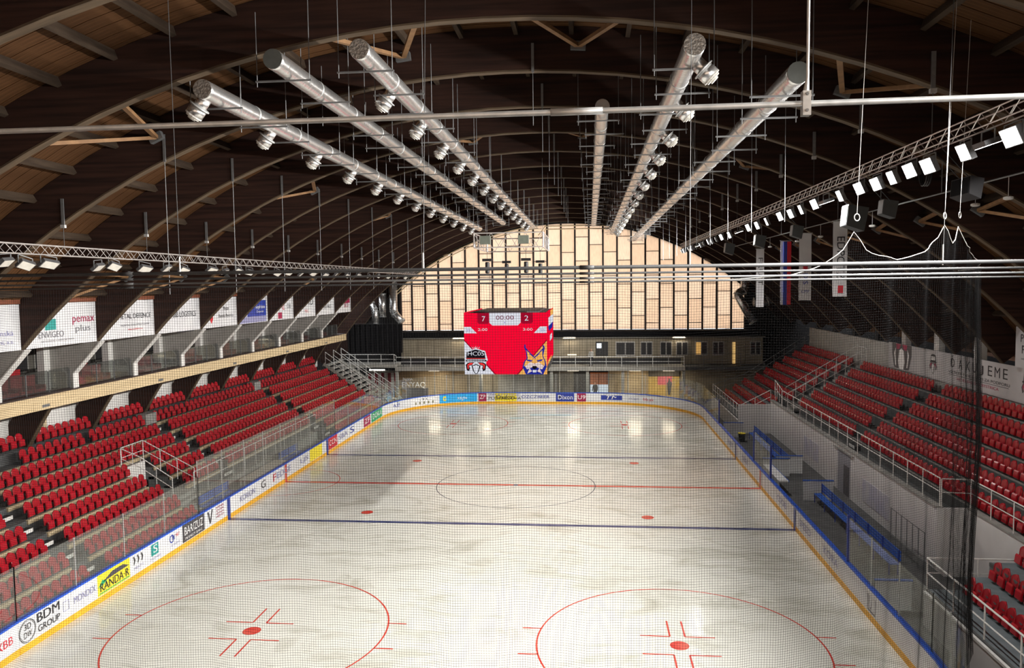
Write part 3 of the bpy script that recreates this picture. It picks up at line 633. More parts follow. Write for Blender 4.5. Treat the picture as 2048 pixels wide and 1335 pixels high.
box('walkway', CONC, rs, 17.75, 19.06, -12.3, 15.3, 1.6, 2.0); box('walkway_strip', CONC, rs, 18.78, 19.06, NEARY, -12.3, 1.6, 2.0)
# white wall behind the benches
wr = empty('wall_right', (17.6, 0, 0), 'white painted wall behind the players benches', 'wall', kind='structure')
WALLW = mat('white_bench_wall', (0.56, 0.55, 0.55), 0.35, c2=(0.61, 0.60, 0.60), scale=1.2)
box('wall_panel', WALLW, wr, 17.55, 17.75, -12.3, 15.3, -0.06, 2.60); box('wall_cap', CONCL, wr, 17.5, 17.78, -12.3, 15.3, 2.60, 2.66)
box('wall_return', WALLW, wr, 17.75, 18.75, -12.45, -12.25, -0.06, 2.60); box('wall_panel', WALLW, wr, 18.62, 18.78, -30.0, -12.45, -0.06, 2.60); box('wall_cap', CONCL, wr, 18.58, 18.82, -30, -12.45, 2.60, 2.66)
box('wall_return', WALLW, wr, 15.2, 17.75, 15.2, 15.35, -0.06, 2.3)
dr = empty('door_1', (17.53, -1.4, 0), 'grey door with a dark printed figure in the white bench wall', 'door', kind='structure')
box('door_leaf', mat('grey_door', (0.22, 0.22, 0.25), 0.4), dr, 17.52, 17.56, -2.35, -0.45, 0, 2.35); box('print', INKD, dr, 17.512, 17.52, -2.3, -1.45, 0.2, 1.75); box('lintel', CONCL, dr, 17.46, 17.56, -2.9, 0.2, 2.40, 2.46)
for y0, y1, z0 in ((3.2, 6.2, 0.7), (-7.6, -4.2, 0.6)):
    pr = MB().box(17.53, 17.55, y0, y1, z0, z0+1.1).build('wall_print', mat('faint_wall_print', (0.42, 0.42, 0.52), 0.35, c2=(0.55, 0.55, 0.57), scale=1.5)); tag(pr, 'faint bluish picture print on the bench wall %s the door' % ('beyond' if y0 > 0 else 'nearer than'), 'poster', 'prints on the bench wall')
# railings along the wall top
railing('stand_railing', 'long white tubular rail on the wall behind the players benches', [(17.64, 12.2, 2.66), (17.64, -12.3, 2.66)], 1.10, group=None)
railing('stand_railing', 'white tubular rail on the set-back wall above the low tiers', [(17.66, -12.4, 2.66), (18.68, -12.5, 2.66), (18.68, -26, 2.66)], 1.10)
railing('stair_railing', 'white rail turning down at the foot of the wide stair between seat blocks', [(17.64, 12.3, 2.66), (17.64, 14.3, 3.1), (17.9, 15.2, 2.5)], 1.15, step=0.7)
railing('stair_railing', 'white rail climbing the near side of the wide stair between seat blocks', [(18.6, 13.1, 2.5), (23.6, 13.1, 5.55)], 1.1, step=0.9)
railing('stair_railing', 'white rail climbing the far side of the wide stair between seat blocks', [(18.6, 15.1, 2.5), (23.6, 15.1, 5.55), (23.6, 13.2, 5.55)], 1.1, step=0.9)
railing('stair_railing', 'grey rail climbing the far edge of the stand above the benches beside the offices', [(15.6, 28.5, 1.1), (18.2, 28.5, 2.0), (24.4, 28.5, 6.0)], 1.0, DULL, step=1.0)
# low tiers: near block and far block, in front of the wall line
def low_tiers(y0, y1, word, seats):
    o = empty('low_tier_block', (15.4, (y0+y1)/2, 0), 'low grey tiers standing at rink side %s the players benches' % word, 'stand', 'low tier blocks')
    for n, (x, z) in enumerate(((16.42, 1.15), (17.27, 1.60), (18.12, 2.10))):
        box('terrace_step', DECKB, o, x-0.86 if n else 15.3, x+0.2 if n < 2 else 18.6, y0, y1, -0.06 if n == 0 else z-0.5, z); box('step_nosing', CONC, o, (x-0.86 if n else 15.3)-0.01, (x-0.80 if n else 15.36), y0, y1, z-0.12, z+0.006)
        seat_row(x, z, -21.3 if (n == 0 and y0 < 0) else y0+0.4, y1-(0.7, 0.55, 0.4)[n], -1, 'red tip-up seat in the %s row of the low tiers %s the players benches' % (ORD[n], word), 'red seats on the low tiers')
    box('front_wall', WALLW, o, 15.22, 15.3, y0, y1, -0.06, 1.02); box('front_cap', RAILW, o, 15.2, 15.36, y0, y1, 1.02, 1.10)
    return o
low_tiers(-28.0, -16.85, 'nearer than', True); low_tiers(15.4, 28.2, 'beyond', True)
railing('tier_railing', 'white tubular rail round the front of the low tiers nearer than the players benches', [(18.55, -16.75, 1.12), (15.36, -16.75, 1.12), (15.36, -28, 1.12)], 1.05, r=0.03, step=1.85)
railing('tier_railing', 'white tubular rail round the front of the low tiers beyond the players benches', [(15.36, 28, 1.12), (15.36, 15.5, 1.12), (17.6, 15.45, 2.3)], 1.05, r=0.028, step=1.3)
bag = empty('equipment_box', (16.4, -22.3, 1.15), 'black case with a lid standing on the low tiers behind the rail', 'case')
box('body', BLACK, bag, 16.05, 16.60, -23.1, -21.8, 1.15, 1.50); box('lid', BLKM, bag, 16.01, 16.64, -23.14, -21.76, 1.50, 1.56); box('latch', STEEL, bag, 15.99, 16.01, -22.5, -22.4, 1.42, 1.54)
# players' benches
pit = MB().box(13.75, 17.55, -16.3, 15.2, -0.06, 0.14).build('pit_floor', mat('dark_pit_floor', (0.04, 0.04, 0.042), 0.7, c2=(0.075, 0.075, 0.075), scale=2)); struct(pit, 'dark rubber floor of the players bench pit', 'floor')
bench('players_bench', 'long blue slatted bench nearer than the white timekeepers cabin', 15.75, -13.0, -3.0, 0.14, -1)
bench('players_bench', 'long blue slatted bench beyond the white timekeepers cabin', 15.75, 3.4, 13.2, 0.14, -1)
WPAN = mat('white_corrugated_panel', (0.55, 0.56, 0.57), 0.45, scale=2)
def divider(y, x0, x1, label, top=True):
    o = empty('bench_divider', (x0, y, 0.14), label, 'panel', 'white dividers of the bench pit')
    n = int((x1-x0)/0.12)
    for k in range(n): box('slat', WPAN, o, x0+(x1-x0)*k/n+0.004, x0+(x1-x0)*(k+1)/n-0.004, y-0.02, y+0.02, 0.14, 1.16)
    if top: box('cap', BLUB, o, x0-0.02, x1+0.02, y-0.05, y+0.05, 1.16, 1.21)
    for x in (x0+0.05, x1-0.05): box('post', BLUD, o, x-0.03, x+0.03, y+0.021, y+0.07, 0.14, 1.16)
divider(-2.75, 15.1, 16.6, 'white ribbed panel with blue cap at the end of the near players bench'); divider(2.3, 14.2, 15.7, 'white ribbed panel beside the open gate of the timekeepers cabin')
divider(3.0, 15.1, 16.6, 'white ribbed panel with blue cap at the start of the far players bench'); divider(13.8, 13.9, 15.3, 'low white ribbed panel at the far end of the bench pit')
divider(-16.2, 13.9, 15.1, 'pale ribbed panel closing the near end of the bench pit')
tk = empty('timekeeper_desk', (15.2, 0, 0.14), 'white counter with blue edge inside the glazed timekeepers cabin', 'desk')
box('counter', WPAN, tk, 14.1, 14.6, -1.9, 1.9, 0.86, 0.92); box('front', WPAN, tk, 14.1, 14.14, -1.9, 1.9, 0.14, 0.86); box('edge', BLUB, tk, 14.6, 14.63, -1.9, 1.9, 0.85, 0.93)
chn = empty('rubbish_bin', (14.9, 12.2, 0.14), 'black bin with a pale rim standing at the far end of the bench pit', 'bin')
MB().tube([(14.9, 12.2, 0.14), (14.9, 12.2, 0.7)], [0.2, 0.25], 14).build('body', BLACK, chn); MB().tube([(14.9, 12.2, 0.70), (14.9, 12.2, 0.74)], 0.27, 14).build('rim', INKY, chn)
for i in range(5):
    y = -13.2+0.55*i; sh = empty('water_bottle', (14.15+0.1*(i % 2), y, 0.14), 'small pale drinking bottle left on the bench pit floor by the boards', 'bottle', 'bottles by the boards')
    MB().tube([(14.15+0.1*(i % 2), y, 0.14), (14.15+0.1*(i % 2), y, 0.32), (14.15+0.1*(i % 2), y, 0.36)], [0.045, 0.045, 0.02], 8).build('body', WPAN, sh); MB().tube([(14.15+0.1*(i % 2), y, 0.36), (14.15+0.1*(i % 2), y, 0.40)], 0.016, 6).build('cap', INKN, sh)
fr = empty('stick_rack', (17.2, -12.6, 0.14), 'dark steel frame of upright bars against the near end of the bench wall', 'rack')
for k in range(7): MB().tube([(16.95, -9.4-0.55*k, 0.14), (16.95, -9.4-0.55*k, 1.75)], 0.018, 5).build('upright', DULL, fr)
for z in (0.6, 1.72): MB().tube([(16.95, -9.4, z), (16.95, -12.7, z)], 0.018, 5).build('cross_bar', DULL, fr)

# thank-you banner above the top row
ty = empty('thank_you_banner', (23.72, 0, 5.75), 'long white banner with ram logos thanking the fans, above the top row of seats', 'banner')
box('sheet', mat('white_thanks_banner', (0.40, 0.39, 0.40), 0.6, c2=(0.45, 0.44, 0.45), scale=1), ty, 23.74, 23.80, -19.0, 9.55, 5.72, 7.36)
T = lambda s, y, z, w, h, m: text(s, (23.73, y, z), (0, -1, 0), m, ty, w, h)
for ch, y in zip('\u010eAKUJEME', (0.55, -0.35, -1.15, -1.85, -2.65, -3.35, -4.05, -4.75)): T(ch, y, 6.86, 0.42 if ch != 'M' else 0.5, 0.50 if ch != '\u010e' else 0.62, INK)
T('V\u0160ETK\u00ddM FAN\u00da\u0160IKOM ZA PODPORU', -2.1, 6.38, 6.2, 0.19, INK); T('HC 05 BANSK\u00c1 BYSTRICA', -2.1, 6.08, 4.2, 0.19, INKM)
MB().box(23.728, 23.735, -5.1, 1.0, 6.235, 6.255).build('rule', INK, ty)
def ram(yc, zc, h, par, x=23.73, face=-1, cap=True):
    "printed ram's head: cap with lettering, curled horns and pale muzzle"
    def P(pts, m, dx=0.0, nm='logo_shape'):
        return MB().add([(x-dx, yc+face*a*h, zc+b*h) for a, b in pts], [tuple(range(len(pts)))]).build(nm, m, par)
    if cap:
        P([(-.30, .16), (.30, .16), (.27, .46), (.12, .52), (-.12, .52), (-.27, .46)], INK); P([(-.22, .22), (.22, .22), (.20, .40), (-.20, .40)], INKW, .003); text('HC05', (x-.006, yc, zc+.31*h), (0, face, 0), INK, par, .40*h, .15*h); P([(-.36, .10), (.36, .10), (.36, .16), (-.36, .16)], INK)
    for s in (-1, 1):
        P([(s*.08, .08), (s*.30, .10), (s*.40, -.06), (s*.34, -.26), (s*.24, -.20), (s*.28, -.06), (s*.20, -.02)], INKD); P([(s*.10, .05), (s*.27, .06), (s*.33, -.05), (s*.29, -.16), (s*.25, -.06)], INKM, .003)
    P([(-.16, .06), (.16, .06), (.13, -.18), (.05, -.46), (-.05, -.46), (-.13, -.18)], INKD, .003); P([(-.10, .02), (.10, .02), (.07, -.20), (.02, -.40), (-.02, -.40), (-.07, -.20)], INKW, .006)
ram(2.9, 6.55, 1.15, ty); ram(-6.7, 6.55, 1.35, ty); ram(-13, 6.55, 1.35, ty)
def bigram(yc, zc, par, x=23.73):
    def P(pts, m, dx=0.0): MB().add([(x-dx, yc-a, zc+b) for a, b in pts], [tuple(range(len(pts)))]).build('logo_shape', m, par)
    P([(-1.5, .80), (1.5, .80), (1.5, .15), (1.15, -.7), (.75, -.75), (-.75, -.75), (-1.15, -.7), (-1.5, .15)], INKD)
    for s in (-1, 1): P([(s*.15, .80), (s*.85, .80), (s*.75, .45), (s*.3, .5)], INKM, .003); P([(s*.9, .55), (s*1.15, .2), (s*.95, -.6), (s*.8, -.6), (s*.95, .1)], INKW, .003)
    P([(-.35, .40), (0, .55), (.35, .40), (.5, -.3), (.35, -.75), (-.35, -.75), (-.5, -.3)], INKW, .004)
bigram(7.4, 6.55, ty)
tq = empty('sponsor_board', (23.2, -8.2, 7.4), 'white lettered board between roof arches above the thank-you banner', 'banner')
box('sheet', mat('white_thanks_banner', (0.40, 0.39, 0.40), 0.6), tq, 23.2, 23.26, -10.4, -6.6, 7.45, 9.25)
for s, y, z, w, h in (('PRIATELIA', -8.2, 8.75, 2.4, .34), ('Pivovar', -8.1, 8.25, 2.0, .36), ('HOKEJOV\u00c9HO KLUBU', -8.2, 7.85, 2.2, .12)): text(s, (23.19, y, z), (0, -1, 0), INK, tq, w, h)
# upper wall behind: openings between the arches, daylight in two bays
wu = empty('wall_upper', (25, 0, 0), 'dark upper wall with tall openings between the roof arches above the thank-you banner', 'wall', kind='structure')
box('parapet', GREYP, wu, 23.85, 24.1, -24, 28.3, 2.0, 7.25); box('rear_wall', DARKWALL, wu, 27.0, 27.3, -47, 37, -0.3, 12.5)
for y in AYS[3:16]:
    box('pier', WHITEP if y < 4 else DARKWALL, wu, 23.95, 24.3, y+ADY-0.75, y+ADY-0.15, 7.25, 10.6)
    box('head_panel', DARKWALL if y > -8 else GREYP, wu, 24.3, 24.4, y+AW, y+ADY, 9.0, 12.0)
WOODP = mat('brown_stair_boards', (0.13, 0.06, 0.032), 0.6, c2=(0.19, 0.09, 0.05), scale=1.5, stretch=(1, 1, 6))
st = empty('wooden_stair', (25.0, -2, 7.3), 'brown boarded stair flank behind the openings over the thank-you banner', 'stair')
for k in range(6): MB().prism([(1.4-0.75*k, 9.0), (0.65-0.75*k, 9.0), (-1.4-0.75*k, 7.3), (-0.65-0.75*k, 7.3)], 'x', 25.2, 25.3).build('board', WOODP, st)
for k in range(5): MB().prism([(3.2-0.75*k, 9.0), (2.45-0.75*k, 9.0), (2.45-0.75*k, 7.3), (3.2-0.75*k, 7.3)], 'x', 25.35, 25.42).build('board', WOODP, st)
DAY = emit('bright_daylight_pane', (0.95, 0.97, 1.0), 1.6)
w1 = empty('window_1', (26.5, -4.2, 7.3), 'bright daylight window seen through the opening above the banner', 'window', kind='structure')
box('pane', DAY, w1, 26.4, 26.45, -5.6, -2.6, 7.3, 9.0); 
for k in range(5): box('mullion', WHITEP, w1, 26.36, 26.42, -5.6+0.74*k, -5.54+0.74*k, 7.3, 8.0)
w2 = empty('window_2', (25.9, 5.0, 7.3), 'slanting row of small daylight panes above the ram logo of the banner', 'window', kind='structure')
for k in range(4): MB().prism([(2.3-0.62*k, 8.75-0.36*k), (1.75-0.62*k, 8.43-0.36*k), (1.75-0.62*k, 8.1-0.36*k), (2.3-0.62*k, 8.42-0.36*k)], 'x', 24.9, 24.94).build('pane', emit('dim_daylight_pane', (0.85, 0.88, 0.92), 0.55), w2)
# ------------------------------------------------------------------ far end: window wall, offices, balcony, concourse
WY = 36.35
def warc(x, m=0.18): return ACZ+math.sqrt(max(0.0, (AR-m)**2-(x-ACX)**2))
TRANS = []
for k, c in enumerate(((0.90, 0.74, 0.60), (0.885, 0.72, 0.575), (0.915, 0.765, 0.63))):
    m = bpy.data.materials.new('translucent_panel'); m.use_nodes = True; nt = m.node_tree; nt.nodes.clear(); MATS['tp%d' % k] = m
    t = nt.nodes.new('ShaderNodeBsdfTranslucent'); d = nt.nodes.new('ShaderNodeBsdfDiffuse'); mx = nt.nodes.new('ShaderNodeMixShader'); mx.inputs[0].default_value = 0.72
    tc = nt.nodes.new('ShaderNodeTexCoord'); mp = nt.nodes.new('ShaderNodeMapping'); mp.inputs['Scale'].default_value = (3, 1, 0.35); nz = nt.nodes.new('ShaderNodeTexNoise'); nz.inputs['Detail'].default_value = 3
    rp = nt.nodes.new('ShaderNodeValToRGB'); rp.color_ramp.elements[0].color = (*[v*0.86 for v in c], 1); rp.color_ramp.elements[1].color = (*c, 1); rp.color_ramp.elements[0].position = .35; rp.color_ramp.elements[1].position = .65
    nt.links.new(tc.outputs['Object'], mp.inputs[0]); nt.links.new(mp.outputs[0], nz.inputs[0]); nt.links.new(nz.outputs['Fac'], rp.inputs[0]); nt.links.new(rp.outputs[0], t.inputs[0]); nt.links.new(rp.outputs[0], d.inputs[0])
    nt.links.new(d.outputs[0], mx.inputs[1]); nt.links.new(t.outputs[0], mx.inputs[2]); o = nt.nodes.new('ShaderNodeOutputMaterial'); nt.links.new(mx.outputs[0], o.inputs[0]); TRANS.append(m)
wn = empty('window_3', (ACX, WY, 6.7), 'huge arched end window of translucent beige panels between dark mullions', 'window', kind='structure')
MULL = mat('dark_brown_mullion', (0.018, 0.009, 0.008), 0.7)
x0s = [1.36+1.42*k for k in range(-12, 14)]
x0s = [x for x in x0s if -15.6 < x < 19.9]
xs = [-15.45]+[x for x in x0s if -15.0 < x < 19.3]+[19.75]
for i, (a, b) in enumerate(zip(xs, xs[1:])):
    off = (0.0, 1.55, 0.75)[i % 3]; zs = [6.70]+[7.35+off+2.42*j for j in range(5)]
    for j, z0 in enumerate(zs):
        z1 = zs[j+1] if j+1 < len(zs) else 30
        ta, tb_ = warc(a), warc(b); 
        if z0+0.05 >= max(ta, tb_): continue
        pts = [(a+0.05, z0+0.02), (b-0.05, z0+0.02)]
        tb2, ta2 = min(z1-0.02, tb_), min(z1-0.02, ta)
        if tb2 > z0+0.03: pts.append((b-0.05, tb2))
        tm = min(z1-0.02, warc((a+b)/2))
        if tm > max(ta2, tb2)+0.01 or tm < z1-0.03: pts.append(((a+b)/2, tm))
        if ta2 > z0+0.03: pts.append((a+0.05, ta2))
        if len(pts) >= 3: MB().prism(pts, 'y', WY, WY+0.04).build('pane', TRANS[(i*2+j) % 3], wn)
        if z0 > 6.8 and z0 < min(ta, tb_): box('seam_rail', MULL, wn, a, b, WY-0.03, WY+0.03, z0-0.035, z0+0.02)
for x in xs: box('mullion', MULL, wn, x-0.085, x+0.085, WY-0.22, WY+0.02, 6.6, max(6.9, warc(x, 0.05)))
we = empty('wall_end', (0, 36.4, 0), 'dark end wall around and under the arched window', 'wall', kind='structure')
box('side_panel', DARKWALL, we, -26, -15.5, WY, WY+0.25, -0.3, 14); box('side_panel', DARKWALL, we, 19.8, 28, WY, WY+0.25, -0.3, 14); box('sill_panel', DARKWALL, we, -15.5, 19.8, WY, WY+0.25, -0.3, 6.68)
arc = MB(); n = 60
for k in range(n):
    a = PL+0.28+(PR-PL-0.40)*k/n; b = PL+0.28+(PR-PL-0.40)*(k+1)/n
    P = [ap(a, AR-0.2), ap(b, AR-0.2), ap(b, RD+0.15), ap(a, RD+0.15)]
    arc.add([(p[0], WY+0.05, p[1]) for p in P]+[(p[0], WY+0.25, p[1]) for p in P], [(0, 1, 2, 3), (4, 7, 6, 5)])
arc.build('arch_infill', DARKWALL, we)
# unseen window added in the near wall to give fill light
nw = empty('fill_window', (ACX, -47.1, 6.7), 'added translucent fill window in the near end wall', 'window', kind='structure')
for i, (a, b) in enumerate(zip(xs, xs[1:])): MB().prism([(a+0.05, 6.72), (b-0.05, 6.72), (b-0.05, warc(b)), (a+0.05, warc(a))], 'y', -47.2, -47.16).build('pane', TRANS[i % 3], nw)
# office block behind the balcony
of = empty('office_block', (2, 34.2, 3.4), 'beige panelled office front with small windows behind the balcony', 'building')
for i in range(21):
    a, b = -15.0+1.72*i, -15.0+1.72*(i+1); box('wall_panel', OFFW, of, a+0.015, b-0.015, 34.2, 34.35, 3.36, 6.12)
box('cornice', mat('grey_cornice', (0.13, 0.125, 0.11), 0.7), of, -15.1, 21.3, 34.0, 34.3, 5.95, 6.08); box('red_pipe', mat('dull_red_pipe', (0.12, 0.02, 0.02), 0.6), of, -2, 21.3, 34.02, 34.1, 6.28, 6.36)
box('roof_band', CLOTH, of, -15.1, 21.3, 33.9, 36.2, 6.12, 6.66); box('plinth', BLACK, of, -15.0, 13.2, 34.14, 34.2, 3.36, 3.95)
WGL = mat('dark_window_glass', (0.03, 0.03, 0.032), 0.12); WFR = mat('grey_window_frame', (0.34, 0.33, 0.31), 0.5)
for i, (a, b, kind) in enumerate(((4.85, 6.05, 'lit'), (6.8, 8.7, 'dark'), (9.25, 10.43, ''), (11.16, 12.34, ''), (12.73, 13.9, ''), (14.57, 15.78, 'amber'), (16.26, 17.38, ''), (19.86, 20.9, ''))):
    w = box('office_window', BLACK if kind == 'lit' else WFR, of, a, b, 34.13, 34.2, 4.2, 5.6)
    mid = (a+b)/2
    for k, (p, q) in enumerate(((a+0.08, mid-0.05), (mid+0.05, b-0.08))):
        mm = WGL
        if kind == 'amber' and k == 0: mm = emit('amber_lamp_window', (1.0, 0.55, 0.16), 0.55)
        box('pane', mm, w, p, q, 34.12, 34.13, 4.3, 5.5)
        if kind == 'lit' and k == 0: box('lit_pane', emit('white_lamp_window', (0.9, 0.95, 1), 1.4), w, p, q, 34.105, 34.12, 4.95, 5.45)
dl = box('door_strip', emit('amber_door_glow', (1.0, 0.62, 0.22), 0.6), of, 18.19, 18.45, 34.1, 34.2, 3.4, 5.5)
box('notice_board', mat('pale_notice', (0.35, 0.33, 0.28), 0.6), of, -1.6, -0.2, 34.12, 34.2, 4.6, 5.4); tl = box('tube_light', emit('warm_tube_light', (1, 0.85, 0.6), 1.8), of, 2.0, 2.9, 34.1, 34.16, 4.25, 4.36)
# balcony
ba = empty('balcony', (0, 31.5, 2.95), 'grey concrete balcony slab running across behind the far boards', 'balcony')
BALC = mat('pale_balcony_edge', (0.27, 0.265, 0.24), 0.7, c2=(0.33, 0.32, 0.29), scale=2)
box('slab', BALC, ba, -15.0, 13.3, 31.5, 34.2, 2.98, 3.36); box('slab', CONC, ba, 13.3, 21.3, 32.2, 34.2, 2.98, 3.30); box('slab', BALC, ba, -20.6, -15.0, 31.5, 34.0, 3.3, 3.62)
for x in (-14.9, -6.5, 0.5, 4.0, 7.4, 13.2): box('pillar', BALC, ba, x-0.14, x+0.14, 31.7, 31.98, -0.06, 2.98)
railing('balcony_railing', 'pale tubular rail along the front of the balcony behind the far boards', [(-14.9, 31.56, 3.36), (13.2, 31.56, 3.36)], 0.98, r=0.03, step=1.45)
railing('balcony_railing', 'pale tubular rail in front of the black curtain by the stair', [(-20.4, 31.56, 3.62), (-15.1, 31.56, 3.62), (-14.9, 31.56, 3.5)], 1.0, r=0.03, step=1.45)
railing('balcony_railing', 'dull steel rail on the dark end of the balcony by the seats', [(13.4, 32.26, 3.3), (18.6, 32.26, 3.3)], 1.25, DULL, step=1.8)
cu = empty('black_curtain', (-17.2, 32.4, 4.7), 'black cloth curtain hanging beside the stairs at the far end', 'curtain')
vs = []; nn = 44
for k in range(nn+1):
    x = -20.0+5.55*k/nn; y = 32.4+0.07*math.sin(k*1.55); vs += [(x, y, 4.72), (x, y, 7.58), (x, y+0.02, 7.58), (x, y+0.02, 4.72)]
MB().add(vs, [(4*k+j, 4*k+4+j, 4*k+4+(j+1) % 4, 4*k+(j+1) % 4) for k in range(nn) for j in range(4)]).build('cloth', CLOTH, cu); MB().tube([(-20.1, 32.4, 7.62), (-14.4, 32.4, 7.62)], 0.03).build('pole', BLKM, cu)
for x in (-20.05, -14.42): MB().tube([(x, 32.44, 3.36 if x > -15 else 3.62), (x, 32.44, 7.66)], 0.03).build('stand_post', BLKM, cu)
def batten(x, y, z, w, label, group, energy, col=(1.0, 0.84, 0.62)):  # fill lamps added to brighten the far end
    o = empty('fill_batten', (x, y, z), label, 'lamp', group); box('body', WHITEP, o, x-w/2, x+w/2, y-0.05, y+0.05, z, z+0.05); box('tube', emit('fill_batten_tube', (1.0, 0.86, 0.66), 2.0), o, x-w/2+0.05, x+w/2-0.05, y-0.02, y+0.02, z-0.03, z)
    L = bpy.data.lights.new('fill_batten_light', 'AREA'); L.shape = 'RECTANGLE'; L.size = w; L.size_y = 0.06; L.energy = energy; L.color = col; lo = bpy.data.objects.new('fill_batten_light', L); COL.objects.link(lo); lo.parent = o; lo.location = (0, 0, -0.05)
for x in (-11.2, -6.2, 2.6, 8.6, 11.8): batten(x, 32.05, 2.92, 1.2, 'added slim fill lamp under the balcony slab', 'fill lamps under the balcony', 110)
for x in (-9.0, 2.2, 13.0): batten(x, 33.96, 6.07, 1.2, 'added slim fill lamp on the eaves of the office front', 'fill lamps on the office front', 30)
# concourse below the balcony
cw = empty('wall_far', (0, 33.8, 0), 'tan concourse wall below the balcony with dark openings', 'wall', kind='structure')
for i, (a, b, m) in enumerate(((-15.2, -8.2, CONW), (-8.2, -5.0, OFFW), (-5.0, -0.2, GREYP), (-0.2, 2.6, DARKI), (2.6, 4.2, DARKWALL), (6.1, 10.0, CONW), (13.0, 22, OFFW))): box('wall_panel', m, cw, a, b, 33.8, 33.95, -0.06, 2.98)
for x in (-11.5, -9.6, -6.6, -3.3, -1.8, 1.2, 8.0, 9.4): box('wall_batten', GREYP, cw, x-0.05, x+0.05, 33.72, 33.8, -0.06, 2.98)
d2 = empty('door_2', (5.15, 33.9, 0), 'open doorway with an orange roller shutter and bright floor beyond', 'door', kind='structure')
box('shutter', mat('orange_shutter', (0.42, 0.12, 0.03), 0.6), d2, 4.25, 6.05, 33.86, 33.95, 1.35, 2.55); box('glow', emit('white_room_light', (0.85, 0.92, 1.0), 0.75), d2, 4.25, 6.05, 34.1, 34.15, -0.05, 1.35); box('frame', CONCL, d2, 6.02, 6.12, 33.75, 33.95, -0.06, 2.98)
mu = empty('mural_wall', (11.3, 33.7, 0), 'yellow wall panel with a pink patch and a dark painted figure below the balcony', 'mural')
box('panel', mat('yellow_mural', (0.42, 0.27, 0.06), 0.6, c2=(0.50, 0.34, 0.10), scale=1.5), mu, 10.0, 13.0, 33.7, 33.95, -0.06, 2.2); box('pink_patch', mat('pink_mural', (0.50, 0.10, 0.13), 0.6), mu, 10.9, 12.3, 33.68, 33.7, 1.35, 2.2); box('soffit_panel', DARKI, mu, 10.0, 13.0, 33.6, 33.95, 2.2, 2.98)
MB().prism([(11.9, .35), (12.1, .35), (12.2, 1.0), (12.3, 1.55), (12.1, 1.7), (12.1, 1.95), (11.95, 1.95), (11.95, 1.7), (11.8, 1.5)], 'y', 33.665, 33.68).build('painted_figure', INKD, mu)
ki = empty('striped_kiosk', (-16.6, 33.4, 0), 'kiosk with red and white striped front beside the stairs at the far end', 'kiosk')
for k in range(9): box('stripe', mat('red_stripe', (0.22, 0.02, 0.03), 0.6) if k % 2 == 0 else WHITEP, ki, -18.3+0.34*k, -17.96+0.34*k, 33.3, 33.8, -0.06, 2.62)
box('lamp_tube', emit('white_tube_light', (1.0, 0.98, 0.92), 4.0), ki, -18.1, -16.5, 33.1, 33.2, 2.86, 2.96); box('eave', BALC, ki, -18.6, -15.0, 33.0, 33.8, 2.62, 2.8)
en = empty('lettered_sign', (-13.2, 32.9, 0.9), 'white cut-out letters reading SKODA ENYAQ standing on a dark base', 'sign')
box('base', INKD, en, -14.7, -12.0, 32.4, 33.0, -0.06, 1.12)
text('\u0160KODA', (-14.0, 32.5, 2.02), (1, 0, 0), INKW, en, 1.0, 0.26, depth=0.03); text('ENYAQ', (-13.4, 32.5, 1.45), (1, 0, 0), INKW, en, 2.4, 0.64, depth=0.03)
# stairs in the far corner under the gallery end
sf = empty('corner_stair', (-16.5, 27.5, 0), 'grey open stair with pale treads climbing the far corner under the gallery end', 'stair')
for k in range(14): box('tread', BALC, sf, -14.6-0.42*k, -15.1-0.42*k, 26.2, 30.6, 0.10+0.30*k, 0.20+0.30*k)
for y in (26.15, 30.65): MB().bar((-14.4, y, 0.0), (-20.4, y, 4.25), 0.06, 0.26).build('stringer', BALC, sf)
railing('stair_railing', 'pale rail climbing the near side of the corner stair under the gallery end', [(-14.4, 26.1, 0.2), (-20.2, 26.1, 4.3)], 1.05, r=0.03, step=1.0)
railing('stair_railing', 'pale rail climbing the far side of the corner stair under the gallery end', [(-14.4, 30.7, 0.2), (-20.2, 30.7, 4.3)], 1.05, r=0.03, step=1.0)
railing('stair_railing', 'pale rail in the middle of the corner stair under the gallery end', [(-14.4, 28.4, 0.2), (-20.2, 28.4, 4.3)], 1.05, r=0.03, step=1.0)
tarp = MB(); random.seed(3)
for i in range(9):
    for j in range(7): tarp.v.append((-14.4+1.5*i/8+random.uniform(-.06, .06), 24.3+1.75*j/6+random.uniform(-.06, .06), 0.75+0.45*math.sin(i*1.3)*math.cos(j*1.1)*0.5+0.35))
tarp.f = [(7*i+j, 7*i+7+j, 7*i+8+j, 7*i+1+j) for i in range(8) for j in range(6)]; tarp.m = [0]*len(tarp.f)
tp = empty('covered_pallet', (-14, 26, 0), 'pale blue crumpled plastic sheet over a crate behind the corner glass', 'cover'); box('crate', KERB, tp, -14.45, -13.9, 24.6, 26.0, -0.06, 0.6); tarp.build('sheet', mat('pale_blue_plastic', (0.33, 0.42, 0.47), 0.3, scale=4), tp)
